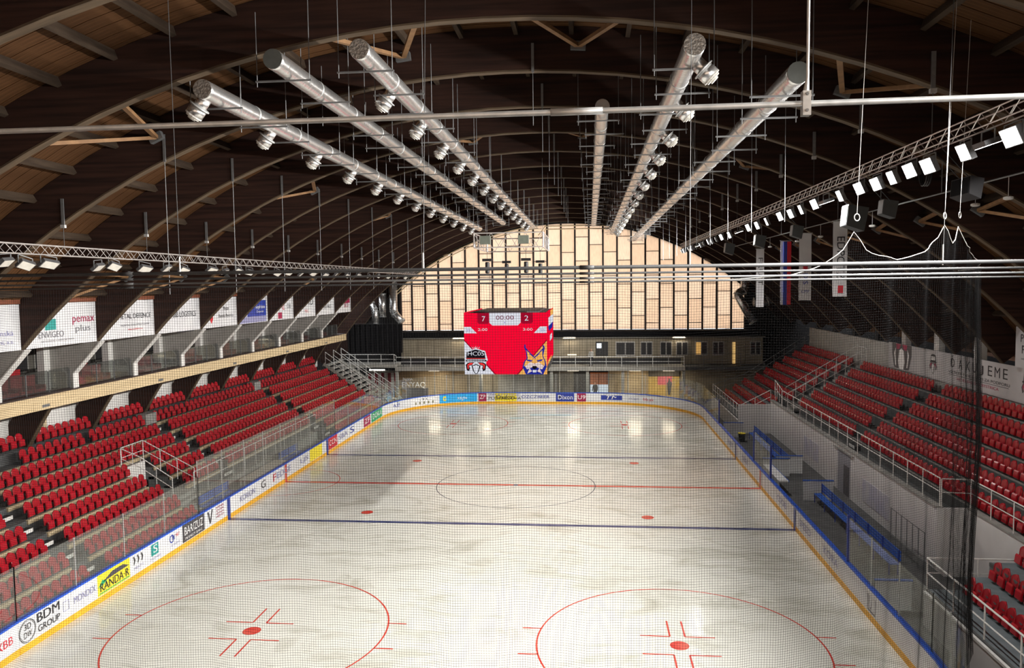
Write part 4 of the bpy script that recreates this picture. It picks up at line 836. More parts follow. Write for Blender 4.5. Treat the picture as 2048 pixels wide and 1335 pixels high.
# big silver air pipes in the two far corners
def airpipe(name, pts, r, label, rings=True):
    o = empty(name, pts[0], label, 'pipe'); P = [Vector(p) for p in pts]; Q = []
    for i, p in enumerate(P):
        if 0 < i < len(P)-1:
            a = (P[i-1]-p); b = (P[i+1]-p); ra = min(a.length, b.length)*0.35; a = p+a.normalized()*ra; b = p+b.normalized()*ra
            for k in range(5): t = k/4; Q.append(a*(1-t)**2+p*2*t*(1-t)+b*t*t)
        else: Q.append(p)
    MB().tube(Q, r, 16).build('pipe_wall', DUCT, o, True)
    for i in (0, len(Q)-1): MB().bar(Q[i], (Q[i].x, 36.34, Q[i].z), 0.05, 0.05).build('wall_bracket', DULL, o)
    for i in (0, len(Q)//3, 2*len(Q)//3, len(Q)-1):
        d = (Q[min(i+1, len(Q)-1)]-Q[max(i-1, 0)]).normalized(); MB().tube([Q[i]-d*0.04, Q[i]+d*0.04], r*1.08, 16).build('collar', STEEL, o, True)
airpipe('air_pipe', [(-16.0, 35.3, 12.0), (-16.0, 35.2, 8.6), (-15.1, 34.9, 7.7)], 0.42, 'fat silver air pipe bending at its foot in the far corner by the black curtain')
airpipe('air_pipe', [(-17.2, 35.4, 10.6), (-17.2, 35.3, 8.2)], 0.40, 'straight silver air pipe between two bent ones in the far corner by the black curtain')
airpipe('air_pipe', [(-18.3, 35.2, 9.6), (-17.9, 35.0, 8.9), (-17.8, 34.8, 7.4)], 0.34, 'short silver air pipe with a crooked top in the far corner by the black curtain')
airpipe('air_pipe', [(19.6, 35.2, 13.0), (19.5, 35.1, 10.6), (18.7, 34.9, 10.2), (20.2, 34.3, 7.4)], 0.42, 'silver air pipe with a slanting outlet in the far corner above the seats')
airpipe('air_pipe', [(22.0, 35.3, 12.8), (22.0, 35.2, 9.4), (20.4, 35.1, 9.4)], 0.42, 'silver air pipe with an elbow near its foot in the far corner above the seats')
# conduit pipes following the last arch
for r_, w in ((AR-0.25, 'upper'), (AR-0.5, 'lower')):
    o = empty('arch_conduit', (-9, 35.4, 13), 'pale %s conduit pipe bent along the last roof arch before the end window' % w, 'pipe', 'conduits along the last arch')
    MB().tube([(ap(PL+0.35+(0.62)*k/24, r_)[0], 35.6, ap(PL+0.35+(0.62)*k/24, r_)[1]) for k in range(25)], 0.055, 6).build('pipe', BEAMW, o)
    for k in (4, 12, 20): q = ap(PL+0.35+0.62*k/24, r_); MB().box(q[0]-0.08, q[0]+0.08, 35.66, 36.06, q[1]-0.03, q[1]+0.03).build('clip', STEEL, o)
for z, w in ((17.25, 'upper'), (16.95, 'lower')):
    o = empty('crown_conduit', (0, 35.4, z), 'pale %s conduit pipe level across the crown before the end window' % w, 'pipe', 'conduits at the crown')
    MB().tube([(-0.9 if w == 'upper' else -0.6, 35.6, z-0.9), (-0.2, 35.6, z), (4.2, 35.6, z), (6.2, 35.6, z-0.05), (7.0, 35.6, z-0.8)], 0.06, 6).build('pipe', BEAMW, o)
    for x in (0.4, 3.6): box('clip', STEEL, o, x-0.05, x+0.05, 35.6, 36.06, z-0.03, z+0.03)
# ------------------------------------------------------------------ air ducts under the roof
def zin(x): return ACZ+math.sqrt(AR**2-(x-ACX)**2)
def duct(x, z, y0, y1, label, noz=None, cap=CAPM, wavy=True, first=0.35, step=4.0):
    r = 0.235; o = empty('air_duct', (x, y0, z), label, 'duct')
    pts = []; rs_ = []; n = int((y1-y0)/0.13)
    for k in range(n+1): pts.append((x, y0+(y1-y0)*k/n, z)); rs_.append(r*(1.012 if k % 2 else 0.992) if wavy else r*(1.004 if k % 2 else 0.998))
    MB().tube(pts, rs_, 18).build('duct_wall', DUCT, o, True)
    MB().tube([(x, y0-0.012, z), (x, y0+0.02, z)], r*0.985, 18).build('end_cap', cap, o)
    y = y0+2.8
    while y < y1: MB().tube([(x, y-0.03, z), (x, y+0.03, z)], r*1.035, 18, True).build('joint_ring', STEEL, o, True); y += 3.0
    if noz:
        d = Vector((noz[0], 0, noz[1])).normalized(); y = y0+first
        WN = mat('white_nozzle_plastic', (0.50, 0.49, 0.46), 0.5)
        while y < y1-1:
            c = Vector((x, y, z))
            nz = MB().tube([c+d*0.15, c+d*0.52], 0.165, 14).build('nozzle', DUCT, o, True)
            MB().tube([c+d*0.42, c+d*0.445], 0.26, 14).build('flange', STEEL, nz, True); MB().tube([c+d*0.445, c+d*0.66], 0.215, 14).build('drum', DUCT, nz, True)
            MB().tube([c+d*0.66, c+d*0.70, c+d*0.70, c+d*0.745, c+d*0.745, c+d*0.79], [0.215, 0.215, 0.17, 0.17, 0.10, 0.10], 14).build('outlet', WN, nz)
            y += step
    y = y0+0.9; k = 0
    while y < y1:
        s = 0.12 if k % 2 else -0.12
        b = MB().bar((x-0.70+s, y, z-r-0.03), (x+0.70+s, y, z-r-0.03), 0.04, 0.04).build('hanger_bar', DULL, o)
        for e in (-0.66, 0.66): MB().tube([(x+e+s, y, z-r-0.16), (x+e+s, y, zin(x+e+s)+0.95)], 0.011, 4).build('hanger_rod', DULL, b)
        y += 2.325; k += 1
duct(-4.98, 16.16, -25.05, 22.0, 'outermost silver duct on the gallery side with downward nozzles', (-0.62, -0.78), FOIL, False)
duct(-3.02, 16.66, -25.5, 22.5, 'ribbed silver duct with grey end cap on the gallery side, without nozzles', None)
duct(-0.97, 16.80, -25.5, 29.0, 'silver duct with foil end and nozzles nearest the crown on the gallery side', (-0.62, -0.78), FOIL, False, 3.4)
duct(4.68, 17.0, -18.0, 31.0, 'shorter plain silver duct under the crown of the roof', None, DUCT, False)
duct(6.50, 16.44, -26.0, 34.8, 'silver duct with nozzles on the side of the lit floodlights', (0.72, -0.70), FOIL, False, 0.9)
duct(8.63, 15.75, -26.05, 34.5, 'ribbed silver duct with grey end cap nearest the lit floodlights', None)

# ------------------------------------------------------------------ lighting trusses with floodlights
def truss(x, z, s, y0, y1, label, m):
    o = empty('lighting_truss', (x, y0, z), label, 'truss'); h = s/2
    for a in (-1, 1):
        for b in (-1, 1): MB().tube([(x+a*h, y0, z+b*h), (x+a*h, y1, z+b*h)], 0.017, 6).build('chord', m, o)
    n = int((y1-y0)/0.36); rest = MB(); bars = 0
    for k in range(n):
        ya, yb = y0+(y1-y0)*k/n, y0+(y1-y0)*(k+1)/n; up = -1 if k % 2 else 1
        for a in (-1, 1):
            p, q = (x+a*h, ya, z-up*h), (x+a*h, yb, z+up*h)
            if bars < 150 and ya > -33 and a == (1 if x < 0 else -1) : MB().tube([p, q], 0.010, 4, False).build('lacing_bar', m, o); bars += 1
            else: rest.tube([p, q], 0.010, 4, False)
        rest.tube([(x-h, ya, z-h), (x+h, yb, z-h)], 0.008, 4, False)
    tag(rest.build('lacing', m, o), kind='stuff'); return o
truss(-12.5, 12.62, 0.29, -46.0, 31.0, 'aluminium lighting truss carrying the unlit floodlights on the gallery side', ALU)
truss(12.0, 14.48, 0.26, -46.0, 23.5, 'aluminium lighting truss carrying the lit floodlights', ALU)
HOUS = mat('grey_lamp_housing', (0.10, 0.10, 0.105), 0.5, 0.3)
OFFL = mat('unlit_lamp_glass', (0.55, 0.53, 0.48), 0.25)
LITM = emit('lit_lamp_lens', (1.0, 0.98, 0.94), 26.0)
def flood(x, y, z, d, lit, label, group, w=0.44, hgt=0.30, yaw=0.0):
    d = Vector(d).normalized(); a = Vector((0, 1, 0)); a = (a-d*a.dot(d)).normalized(); b = d.cross(a); c = Vector((x, y, z))
    o = empty('floodlight', c, label, 'floodlight', group)
    def slab(nm, m, t0, t1, s):
        vs = [c+d*t+a*(i*w/2*s)+b*(j*hgt/2*s) for t in (t0, t1) for i, j in ((-1, -1), (1, -1), (1, 1), (-1, 1))]
        return MB().add(vs, [(0, 1, 2, 3), (4, 7, 6, 5), (0, 4, 5, 1), (1, 5, 6, 2), (2, 6, 7, 3), (3, 7, 4, 0)]).build(nm, m, o)
    slab('housing', HOUS, -0.06, 0.05, 1.0); slab('lens', LITM if lit else OFFL, 0.05, 0.056, 0.90)
    MB().bar(c-a*w*0.52, c-a*w*0.52+Vector((0, 0, 0.24)), 0.02, 0.03).bar(c+a*w*0.52, c+a*w*0.52+Vector((0, 0, 0.24)), 0.02, 0.03).bar(c-a*w*0.52+Vector((0, 0, 0.24)), c+a*w*0.52+Vector((0, 0, 0.24)), 0.03, 0.02).build('yoke', DULL, o)
    if lit:
        L = bpy.data.lights.new('floodlight_beam', 'AREA'); L.shape = 'RECTANGLE'; L.size = w*0.85; L.size_y = hgt*0.85; L.energy = FLOOD_W; L.color = (1.0, 0.965, 0.91); L.spread = math.radians(150 if d.x > -0.7 else 128)
        lo = bpy.data.objects.new('floodlight_beam', L); COL.objects.link(lo); lo.parent = o; lo.location = d*0.07; lo.rotation_euler = (-d).to_track_quat('Z', 'Y').to_euler()
ry = [-44.5, -41.5, -38.5, -36.0, -33.6, -31.6, -30.3, -29.15, -27.95, -27.05, -26.15, -24.45, -23.45, -22.35, -21.25, -19.95, -18.25, -16.75, -15.55, -13.85, -12.4, -10.75, -8.35, -6.45, -4.45, -1.9, 0.6, 3.2, 5.0, 6.8, 8.4, 10.2, 11.8, 13.4, 15.0, 16.6, 18.2, 19.8, 21.2, 22.6]  # extra lamps packed in at the far end to brighten its ice
for i, y in enumerate(ry):  # some lamps turned to the bench-side seats as added fill light
    flood(11.95, y, 14.02-0.02*(i % 3), (-0.90, (-0.12, 0.12, 0.0)[i % 3]+(0.42 if y > 14 else 0.22 if y > 4 else 0.0), -0.40) if i % 8 != 1 else (0.30, 0.0, -0.90), True, 'lit white floodlight under the truss, %s' % ('thrown across the ice' if i % 8 != 1 else 'tilted down as fill for the bench-side seats'), 'lit floodlights', 0.60 if i % 3 else 0.48, 0.36)
ly = [-25.2, -24.0, -22.4, -21.6, -20.6, -18.2, -17.3, -15.4, -13.9, -12.6, -10.2, -9.0, -7.6, -6.4, -4.6, -3.0, -1.4, 0.4, 2.4, 4.6, 6.6, 9.0, 11.6, 14.2, 17.0, 20.0, 23.0, 26.0]
for i, y in enumerate(ly):
    flood(-12.45, y, 12.20-0.05*(i % 2), (0.62, (-0.35, -0.15, 0.1)[i % 3], -0.75), False, 'unlit pale floodlight hanging under the truss on the gallery side', 'unlit floodlights', 0.62 if i % 3 == 1 else 0.46, 0.30)
# hangers of the trusses
for x, zt, words in ((-12.5, 12.78, 'gallery side'), (12.0, 14.62, 'lit')):
    for y in AYS[4:16]:
        if (x > 0 and y > 22): continue
        zz = zin(x); o = empty('truss_hanger', (x, y+AW/2, zt), 'steel strap and thin cable holding the %s floodlight truss' % words, 'hanger', 'hangers of the %s truss' % words)
        box('strap', DULL, o, x-0.05, x+0.05, y-0.05, y-0.02, zz-0.10, zz+0.75); MB().tube([(x, y-0.03, zz-0.08), (x, y-0.03, zt)], 0.010, 5).build('cable', CABLE, o)
        box('clamp', STEEL, o, x-0.07, x+0.07, y-0.08, y+0.02, zz-0.18, zz-0.08)
for i, x in enumerate((-9.0, 2.6, 9.9)):
    for y in AYS[6:15]:
        zz = zin(x); o = empty('roof_strap', (x, y, zz), 'perforated steel strap and rod on a roof arch %s' % ('on the gallery side', 'at the crown', 'on the lit side')[i], 'hanger', 'straps with rods ' + ('on the gallery side', 'at the crown', 'on the lit side')[i])
        box('strap', DULL, o, x-0.04, x+0.04, y-0.05, y-0.02, zz-0.05, zz+0.8); MB().tube([(x, y-0.03, zz), (x, y-0.03, zz-(4.2, 1.6, 3.4)[i])], 0.009, 4).build('rod', DULL, o)
# loudspeakers below the lit truss
SPK = mat('grey_speaker_box', (0.05, 0.058, 0.062), 0.55)
def speaker(y, s, label, long=False):
    o = empty('loudspeaker', (12.6, y, 13.55), label, 'speaker', 'loudspeakers under the lit truss'); x, z = 12.7, 13.45
    w, dpt, h = (0.55, 0.5, 0.62) if not long else (0.5, 1.5, 0.75)
    pr = [(x-w*s/2, z-h*s*0.4), (x+w*s*0.3, z-h*s*0.65), (x+w*s/2, z+h*s*0.3), (x-w*s*0.4, z+h*s*0.45)]
    MB().prism(pr, 'y', y-dpt*s/2, y+dpt*s/2).build('cabinet', BLACK if long else SPK, o)
    MB().prism([(x-w*s/2-0.012, z-h*s*0.36), (x-w*s/2-0.002, z-h*s*0.36), (x-w*s*0.41, z+h*s*0.40), (x-w*s*0.42-0.01, z+h*s*0.40)], 'y', y-dpt*s*0.45, y+dpt*s*0.45).build('grille', CLOTH if long else mat('pale_speaker_grille', (0.22, 0.23, 0.24), 0.5), o)
    for e in (-0.2, 0.2): MB().tube([(x, y+e, z+h*s*0.3), (12.05, y+e, 14.32)], 0.012, 4).build('cable', BLKM, o)
speaker(-24.6, 0.62, 'long black loudspeaker slung under the near end of the lit truss', True); speaker(-20.0, 0.8, 'grey wedge loudspeaker under the lit truss, first beyond the long black one'); speaker(-17.2, 1.25, 'largest grey loudspeaker under the lit truss')
speaker(-10.3, 0.85, 'grey wedge loudspeaker under the middle of the lit truss near the hanging banners'); speaker(-3.4, 1.0, 'grey wedge loudspeaker under the lit truss beyond the hanging banners'); speaker(5.0, 1.1, 'farthest grey loudspeaker under the lit truss by the end window')
cf = empty('cable_reel', (12.3, -23.4, 13.9), 'black coil of cable clamped under the lit truss', 'cable')
for k in range(3): MB().tube([(12.25+0.05*k, -23.4+0.22*math.cos(t*math.pi/8), 13.9+0.26*math.sin(t*math.pi/8)) for t in range(17)], 0.02, 5, False).build('loop', BLKM, cf)
# side bar with hanging sponsor banners and white sensor drops
sb = empty('side_bar', (14.3, 0, 13.85), 'thin steel bar along the hall carrying the hanging banners', 'bar')
MB().tube([(14.3, -27, 13.85), (14.3, 14, 13.85)], 0.025, 6).build('bar', DULL, sb)
for y in AYS[5:14]:
    if y < 13: MB().tube([(14.3, y+AW/2, 13.85), (14.3, y+AW/2, zin(14.3)+0.1)], 0.012, 4).build('rod', DULL, sb)
for i, y in enumerate((-23.2, -21.6, -14.2, -8.0, -4.2, 1.5)):
    o = empty('ceiling_sensor', (14.3, y, 13.1), 'small white oval sensor hanging on a rod from the side bar', 'sensor', 'white sensors on the side bar')
    MB().tube([(14.3, y, 13.83), (14.3, y, 13.35)], 0.008, 4).build('rod', RAILW, o); MB().tube([(14.3, y, 13.28), (14.3, y, 13.30), (14.3, y, 13.35), (14.3, y, 13.37)], [0.06, 0.11, 0.11, 0.05], 12).build('head', RAILW, o)
def flagban(y, label, w, top, bot, colour, extra):
    o = empty('hanging_banner', (14.2, y, bot), label, 'banner', 'banners on the side bar'); n = 10; vs = []
    for k in range(n+1):
        z = top+(bot-top)*k/n; s = 0.02*math.sin(k*1.1)
        vs += [(14.2-w/2, y+s, z), (14.2+w/2, y+s, z), (14.2+w/2, y+s+0.012, z), (14.2-w/2, y+s+0.012, z)]
    MB().add(vs, [(4*k+j, 4*k+4+j, 4*k+4+(j+1) % 4, 4*k+(j+1) % 4) for k in range(n) for j in range(4)]).build('cloth', colour, o); MB().tube([(14.2-w/2-.04, y, top), (14.2+w/2+.04, y, top)], 0.02, 6).build('rod', STEEL, o)
    extra(o); return o
def eb1(o): text('EDPOTZ', (14.2, -11.0-0.05, 12.3), (0, 0, -1), INK, o, 1.7, 0.30, up=(1, 0, 0)); box('red_tip', INKR, o, 14.12, 14.32, -11.06, -11.03, 10.9, 11.2)
def eb2(o): box('red_cross', INKR, o, 14.1, 14.3, -6.06, -6.03, 11.9, 12.2); text('DIS', (14.2, -6.06, 11.5), (0, 0, -1), INKB, o, 0.5, 0.22, up=(1, 0, 0)); text('CMF', (14.2, -6.06, 10.9), (1, 0, 0), INKB, o, 0.35, 0.14)
def eb3(o):
    box('blue_stripe', INKB, o, 14.08, 14.26, -2.46, -2.43, 10.2, 13.4); box('red_stripe', INKR, o, 14.26, 14.46, -2.46, -2.43, 10.2, 13.4)
def eb4(o): text('FRUIT', (14.2, 3.44, 12.0), (0, 0, -1), INKD, o, 1.6, 0.26, up=(1, 0, 0))
flagban(-11.0, 'white vertical banner with dark sideways letters on the side bar', 0.55, 13.75, 10.75, BANW, eb1)
flagban(-6.0, 'white vertical banner with a red cross mark on the side bar', 0.55, 13.6, 10.5, BANW, eb2)
flagban(-2.4, 'tricolour white blue and red flag hanging from the side bar', 0.50, 13.45, 10.2, BANW, eb3)
flagban(3.5, 'narrow white banner with dark letters farthest along the side bar', 0.45, 13.3, 9.9, BANW, eb4)

# ------------------------------------------------------------------ video cube
cube = empty('video_cube', (-0.28, 1.5, 6.58), 'hanging scoreboard cube with red screen showing score, clock and two animal crests', 'scoreboard')
CX0, CX1, CZ0, CZ1, CY0, CY1 = -2.50, 1.96, 6.58, 9.89, -2.05, 5.0
MB().prism([(CX0+0.03, CY0+0.04), (CX1-0.03, CY0+0.04), (CX1-0.03, CY1), (CX0+0.03, CY1)], 'z', CZ0+0.02, CZ1-0.02).build('cabinet', BLACK, cube)
MB().prism([(CX0+0.45, CY0+0.6), (CX0+1.1, CY0+0.3), (CX1-1.1, CY0+0.3), (CX1-0.45, CY0+0.6), (CX1-0.45, CY1-0.5), (CX0+0.45, CY1-0.5)], 'z', CZ1-0.02, CZ1+0.06).build('top_frame', BLKM, cube)
E_R = emit('screen_red', (1.0, 0.002, 0.035), 0.95); E_D = emit('screen_dark_red', (0.45, 0.003, 0.03), 0.8); E_W = emit('screen_white', (0.85, 0.86, 0.95), 0.85); E_K = emit('screen_black', (0.012, 0.008, 0.015), 0.5)
E_M = emit('screen_maroon', (0.30, 0.01, 0.06), 0.6); E_O = emit('screen_orange', (1.0, 0.50, 0.12), 0.9); E_B = emit('screen_blue', (0.02, 0.03, 0.40), 0.8); E_L = emit('screen_lilac', (0.36, 0.30, 0.75), 0.8); E_P = emit('screen_pale', (0.92, 0.74, 0.72), 0.85)
E_RD = emit('screen_light_red', (0.95, 0.05, 0.05), 0.9)
fp = lambda u, v, d=0.0: (CX0+(CX1-CX0)*u, CY0-0.005-d, CZ1-(CZ1-CZ0)*v)
scr = MB().box(CX0, CX1, CY0-0.004, CY0+0.04, CZ0, CZ1).build('front_screen', E_R, cube)
def gp(pts, m, d, nm='graphic'): return MB().add([fp(u, v, d) for u, v in pts], [tuple(range(len(pts)))]).build(nm, m, scr)
def gt(s, u, v, w, h, m, d=0.02): return text(s, fp(u, v, d), (1, 0, 0), m, scr, w*(CX1-CX0), h*(CZ1-CZ0))
gp([(.165, 0), (.31, 0), (.31, .155), (.29, .175), (.185, .175), (.165, .155)], E_D, .004); gp([(.69, 0), (.835, 0), (.835, .155), (.81, .175), (.71, .175), (.69, .155)], E_D, .004)
gp([(.308, 0), (.688, 0), (.688, .16), (.655, .205), (.345, .205), (.308, .16)], E_W, .006); gt('00:00', .498, .082, .215, .068, E_M); gp([(.488, .150), (.502, .150), (.502, .168), (.488, .168)], E_L, .008)
gt('7', .238, .10, .042, .085, E_W); gt('2', .758, .092, .045, .085, E_W)
gp([(0, .225), (.08, .225), (.155, .33), (0, .33)], E_W, .004); gp([(1, .225), (.92, .225), (.845, .33), (1, .33)], E_W, .004); gt('39', .052, .285, .05, .04, E_L); gt('55', .950, .285, .05, .04, E_L)
gt('2:00', .228, .272, .115, .042, E_W); gt('3:00', .772, .272, .115, .042, E_W)
gp([(0, .43), (.385, 1), (0, 1)], E_D, .004); gp([(0, .455), (.365, 1), (0, 1)], E_W, .006); gp([(1, .43), (1, 1), (.635, 1)], E_D, .004); gp([(1, .455), (1, 1), (.655, 1)], E_O, .006)
# crest with lettering, curled horns and pale muzzle
gp([(.02, .62), (.14, .575), (.255, .62), (.285, .77), (.265, .80), (.265, .95), (.02, .95), (.005, .80), (.005, .77)], E_W, .010); gp([(.028, .635), (.14, .595), (.245, .635), (.255, .755), (.02, .755)], E_K, .012); gt('HC05', .14, .665, .20, .068, E_W, .016); gp([(.02, .735), (.26, .735), (.26, .745), (.02, .745)], E_RD, .014)
gp([(.02, .765), (.265, .765), (.275, .79), (.01, .79)], E_K, .013); gt('BANSKA BYSTRICA', .14, .777, .22, .018, E_W, .018)
for k, u in enumerate((.105, .125, .14, .155, .175)): gp([(u-.006, .575), (u+(k-2)*.008, .545-(.012 if k == 2 else 0)), (u+.006, .575)], E_W, .010)
for s in (-1, 1):
    c = .14; gp([(c+s*.02, .80), (c+s*.09, .805), (c+s*.125, .84), (c+s*.115, .93), (c+s*.085, .95), (c+s*.075, .90), (c+s*.085, .86), (c+s*.05, .85)], E_K, .014); gp([(c+s*.03, .81), (c+s*.08, .815), (c+s*.11, .845), (c+s*.10, .92), (c+s*.088, .90), (c+s*.092, .855), (c+s*.05, .84)], E_RD, .016)
gp([(.085, .86), (.14, .83), (.195, .86), (.175, .95), (.15, .995), (.13, .995), (.105, .95)], E_K, .016); gp([(.10, .865), (.14, .845), (.18, .865), (.163, .95), (.147, .985), (.133, .985), (.117, .95)], E_W, .018)
# crest with tufted ears and striped face
gp([(.73, .515), (.745, .52), (.745, .565), (.80, .65), (.85, .715), (.90, .65), (.955, .57), (.945, .53), (.965, .53), (.975, .575), (.955, .70), (.985, .80), (.995, .88), (.955, 1), (.745, 1), (.705, .88), (.72, .80), (.755, .74), (.745, .62), (.725, .565)], E_B, .010)
gp([(.755, .61), (.84, .72), (.86, .72), (.945, .61), (.945, .70), (.97, .79), (.975, .86), (.85, .82), (.72, .87), (.735, .80), (.77, .74)], E_O, .012); gp([(.735, .87), (.80, .80), (.85, .83), (.90, .80), (.965, .87), (.94, .92), (.85, .87), (.76, .92)], E_P, .014)
for s in (-1, 1): gp([(.85+s*.02, .775), (.85+s*.10, .755), (.85+s*.085, .785), (.85+s*.04, .795)], E_B, .016); gp([(.85+s*.03, .95), (.85+s*.06, .90), (.85+s*.09, .99)], E_P, .014)
gp([(.825, .865), (.875, .865), (.88, .90), (.85, .92), (.82, .90)], E_K, .018); gp([(.825, .93), (.875, .93), (.87, .97), (.83, .97)], E_W, .018); gp([(.79, .66), (.87, .745), (.865, .75), (.785, .667)], E_B, .016); gp([(.91, .66), (.83, .745), (.835, .75), (.915, .667)], E_B, .016)
for x, nm in ((CX1, 'side_screen'), (CX0, 'side_screen')):
    sgn = 1 if x > 0 else -1; sd = MB().box(x-0.02, x+0.02*1, CY0+0.25, CY1, CZ0+0.45, CZ1+0.03).build(nm, E_R, cube); X = x+sgn*0.026
    def sp(pts, m, d=0): return MB().add([(X+sgn*d, CY0+0.25+(CY1-CY0-0.25)*u, CZ1-(CZ1-CZ0)*v) for u, v in pts], [tuple(range(len(pts)))]).build('graphic', m, sd)
    sp([(.45, .0), (.98, .0), (.98, .12), (.45, .12)], E_O, .002); sp([(.15, .10), (.98, .10), (.98, .24), (.15, .24)], E_W, .003); sp([(.12, .24), (.9, .24), (.8, .33), (.2, .33)], E_B, .004); sp([(.35, .42), (.7, .42), (.7, .52), (.35, .52)], E_W, .004); sp([(.0, .80), (.6, .80), (.6, .86), (.0, .86)], E_O, .003)
# lifting frame, hoists and cables over the cube
lf = empty('lifting_frame', (-0.1, 0, 13.3), 'pale steel box frame hanging above the video cube', 'frame')
FX0, FX1, FY0, FY1, FZ0, FZ1 = -1.9, 1.8, -2.0, 3.4, 13.38, 14.15
for z in (FZ0, FZ1):
    for a, b in (((FX0, FY0), (FX1, FY0)), ((FX0, FY1), (FX1, FY1)), ((FX0, FY0), (FX0, FY1)), ((FX1, FY0), (FX1, FY1))): MB().tube([(*a, z), (*b, z)], 0.035, 6).build('rail', ALU, lf)
for x in (FX0, FX1):
    for y in (FY0, FY1): MB().tube([(x, y, FZ0), (x, y, FZ1)], 0.035, 6).build('upright', ALU, lf); MB().tube([(x, y, FZ1), (x, y, zin(x)+0.3)], 0.014, 5).build('cable', DULL, lf)
for k in range(8):
    xa, xb = FX0+(FX1-FX0)*k/8, FX0+(FX1-FX0)*(k+1)/8; za, zb = (FZ0, FZ1) if k % 2 else (FZ1, FZ0)
    for y in (FY0, FY1): MB().tube([(xa, y, za), (xb, y, zb)], 0.016, 5).build('lacing_bar', ALU, lf)
for k in range(10):
    ya, yb = FY0+(FY1-FY0)*k/10, FY0+(FY1-FY0)*(k+1)/10; za, zb = (FZ0, FZ1) if k % 2 else (FZ1, FZ0)
    for x in (FX0, FX1): MB().tube([(x, ya, za), (x, yb, zb)], 0.016, 5).build('lacing_bar', ALU, lf)
for x in (-1.3, 0.75): box('control_box', mat('grey_green_box', (0.16, 0.18, 0.15), 0.5), lf, x-0.28, x+0.28, FY0-0.05, FY0+0.3, FZ0+0.18, FZ0+0.62)
for x, y in ((-1.25, -1.6), (-0.65, 2.6), (0.85, -1.6), (1.35, 2.6)):
    o = empty('chain_hoist', (x, y, 12.2), 'black chain hoist hanging between the lifting frame and the video cube', 'hoist', 'hoists of the video cube')
    MB().tube([(x, y, 12.0), (x, y, 12.05), (x, y, 12.58), (x, y, 12.62)], [0.07, 0.11, 0.11, 0.08], 10).build('chain_bag', BLACK, o); box('motor', BLACK, o, x-0.26, x+0.26, y-0.09, y+0.09, 12.66, 12.80)
    MB().tube([(x, y, 12.80), (x, y, 13.40)], 0.012, 5).build('hook_cable', BLKM, o); MB().tube([(x+0.12, y, 12.7), (x+0.12, y, 9.93)], 0.010, 5).build('chain', BLKM, o)

# ------------------------------------------------------------------ pipes and safety net at the near end
np_ = empty('cross_pipe', (3, -37, 12.71), 'galvanised pipe crossing the hall close by, held by a clamp on a rod', 'pipe')
MB().tube([(-9, -37, 12.71), (15, -37, 12.71)], 0.0225, 12).build('pipe', STEEL, np_, True); MB().tube([(3.95, -37, 12.71), (4.35, -37, 12.71)], 0.028, 12).build('sleeve', STEEL, np_, True)
XB = 5.86
box('clamp_plate', STEEL, np_, XB-0.03, XB+0.03, -37.035, -36.965, 12.62, 12.80); MB().tube([(XB, -37.045, 12.655), (XB, -37.03, 12.655)], 0.012, 6).build('bolt', DULL, np_); MB().tube([(XB, -37.045, 12.775), (XB, -37.03, 12.775)], 0.012, 6).build('bolt', DULL, np_)
MB().tube([(XB, -37, 12.80), (XB+0.01, -37, 12.90), (XB+0.02, -37, 18.2)], [0.022, 0.0115, 0.0115], 8).build('rod', STEEL, np_)
for z, r, m, w in ((11.66, 0.030, CABLE, 'thickest dark'), (11.56, 0.018, CABLE, 'upper thin dark'), (11.48, 0.017, DULL, 'brighter'), (11.415, 0.015, CABLE, 'lowest thin')):
    o = empty('net_pipe', (0, -29.95, z), '%s steel pipe across the hall at the head of the safety net' % w, 'pipe', 'pipes at the head of the net')
    MB().tube([(-16, -29.97, z), (16, -29.97, z)], r, 8).build('pipe', m, o, True)
    for x in (-12, -4.0, 4.2, 12): MB().tube([(x-0.12, -29.97, z), (x+0.12, -29.97, z)], r*1.25, 8).build('sleeve', m, o, True)
for x, t in ((-7.4, 0.3), (-3.0, -0.35), (1.4, 0.05), (5.9, 0.1), (9.9, 0.35)):
    o = empty('net_cable', (x, -29.97, 11.66), 'long thin steel cable holding up the pipes of the safety net', 'cable', 'cables of the net pipes')
    MB().tube([(x, -29.97, 11.66), (x+t, -29.4, zin(x)+0.6)], 0.006, 5).build('cable', CABLE, o); MB().tube([(x, -29.97, 11.62), (x, -29.97, 11.95)], 0.014, 6).build('turnbuckle', STEEL, o)
# the net itself: every twine is geometry, following the bend of the end boards
cpts = [(-5, 11.60), (-30, 11.62), (-41, 12.05), (-42, 12.45), (-44.9, 12.04), (-47.8, 12.40), (-48.9, 12.12), (-52.5, 11.88), (-56.8, 11.74), (-61, 11.82), (-63, 11.95), (-63.8, 12.30), (-65.6, 11.95), (-69, 11.62), (-73, 11.47), (-80, 11.42), (-90, 11.42)]
S5 = sR(-RL+RR)
def netbase(s):
    (x, y), (tx, ty) = rim(s); nx, ny = -ty, tx
    inbend = S5 <= s <= S5+SEG[5]
    deg = -math.degrees((s-S5)/RR) if inbend else -90
    w = min(1, max(0, (deg+85)/25)) if inbend else 0
    f = 0.15+w*(0.035*math.sin(s*6.3)+0.02*math.sin(s*11.1+1))+(1-w)*(0.035*math.sin(s*3.1)+0.02*math.sin(s*7.7+2))
    return x+nx*f, y+ny*f, deg
def nettop(deg):
    for (a, za), (b, zb) in zip(cpts, cpts[1:]):
        if deg >= b: t = (deg-a)/(b-a) if b != a else 0; return za+(zb-za)*min(1, max(0, t))
    return cpts[-1][1]
nt_s0, nt_s1 = S5+0.75, PER-SEG[7]+6.0; PIT = 0.045
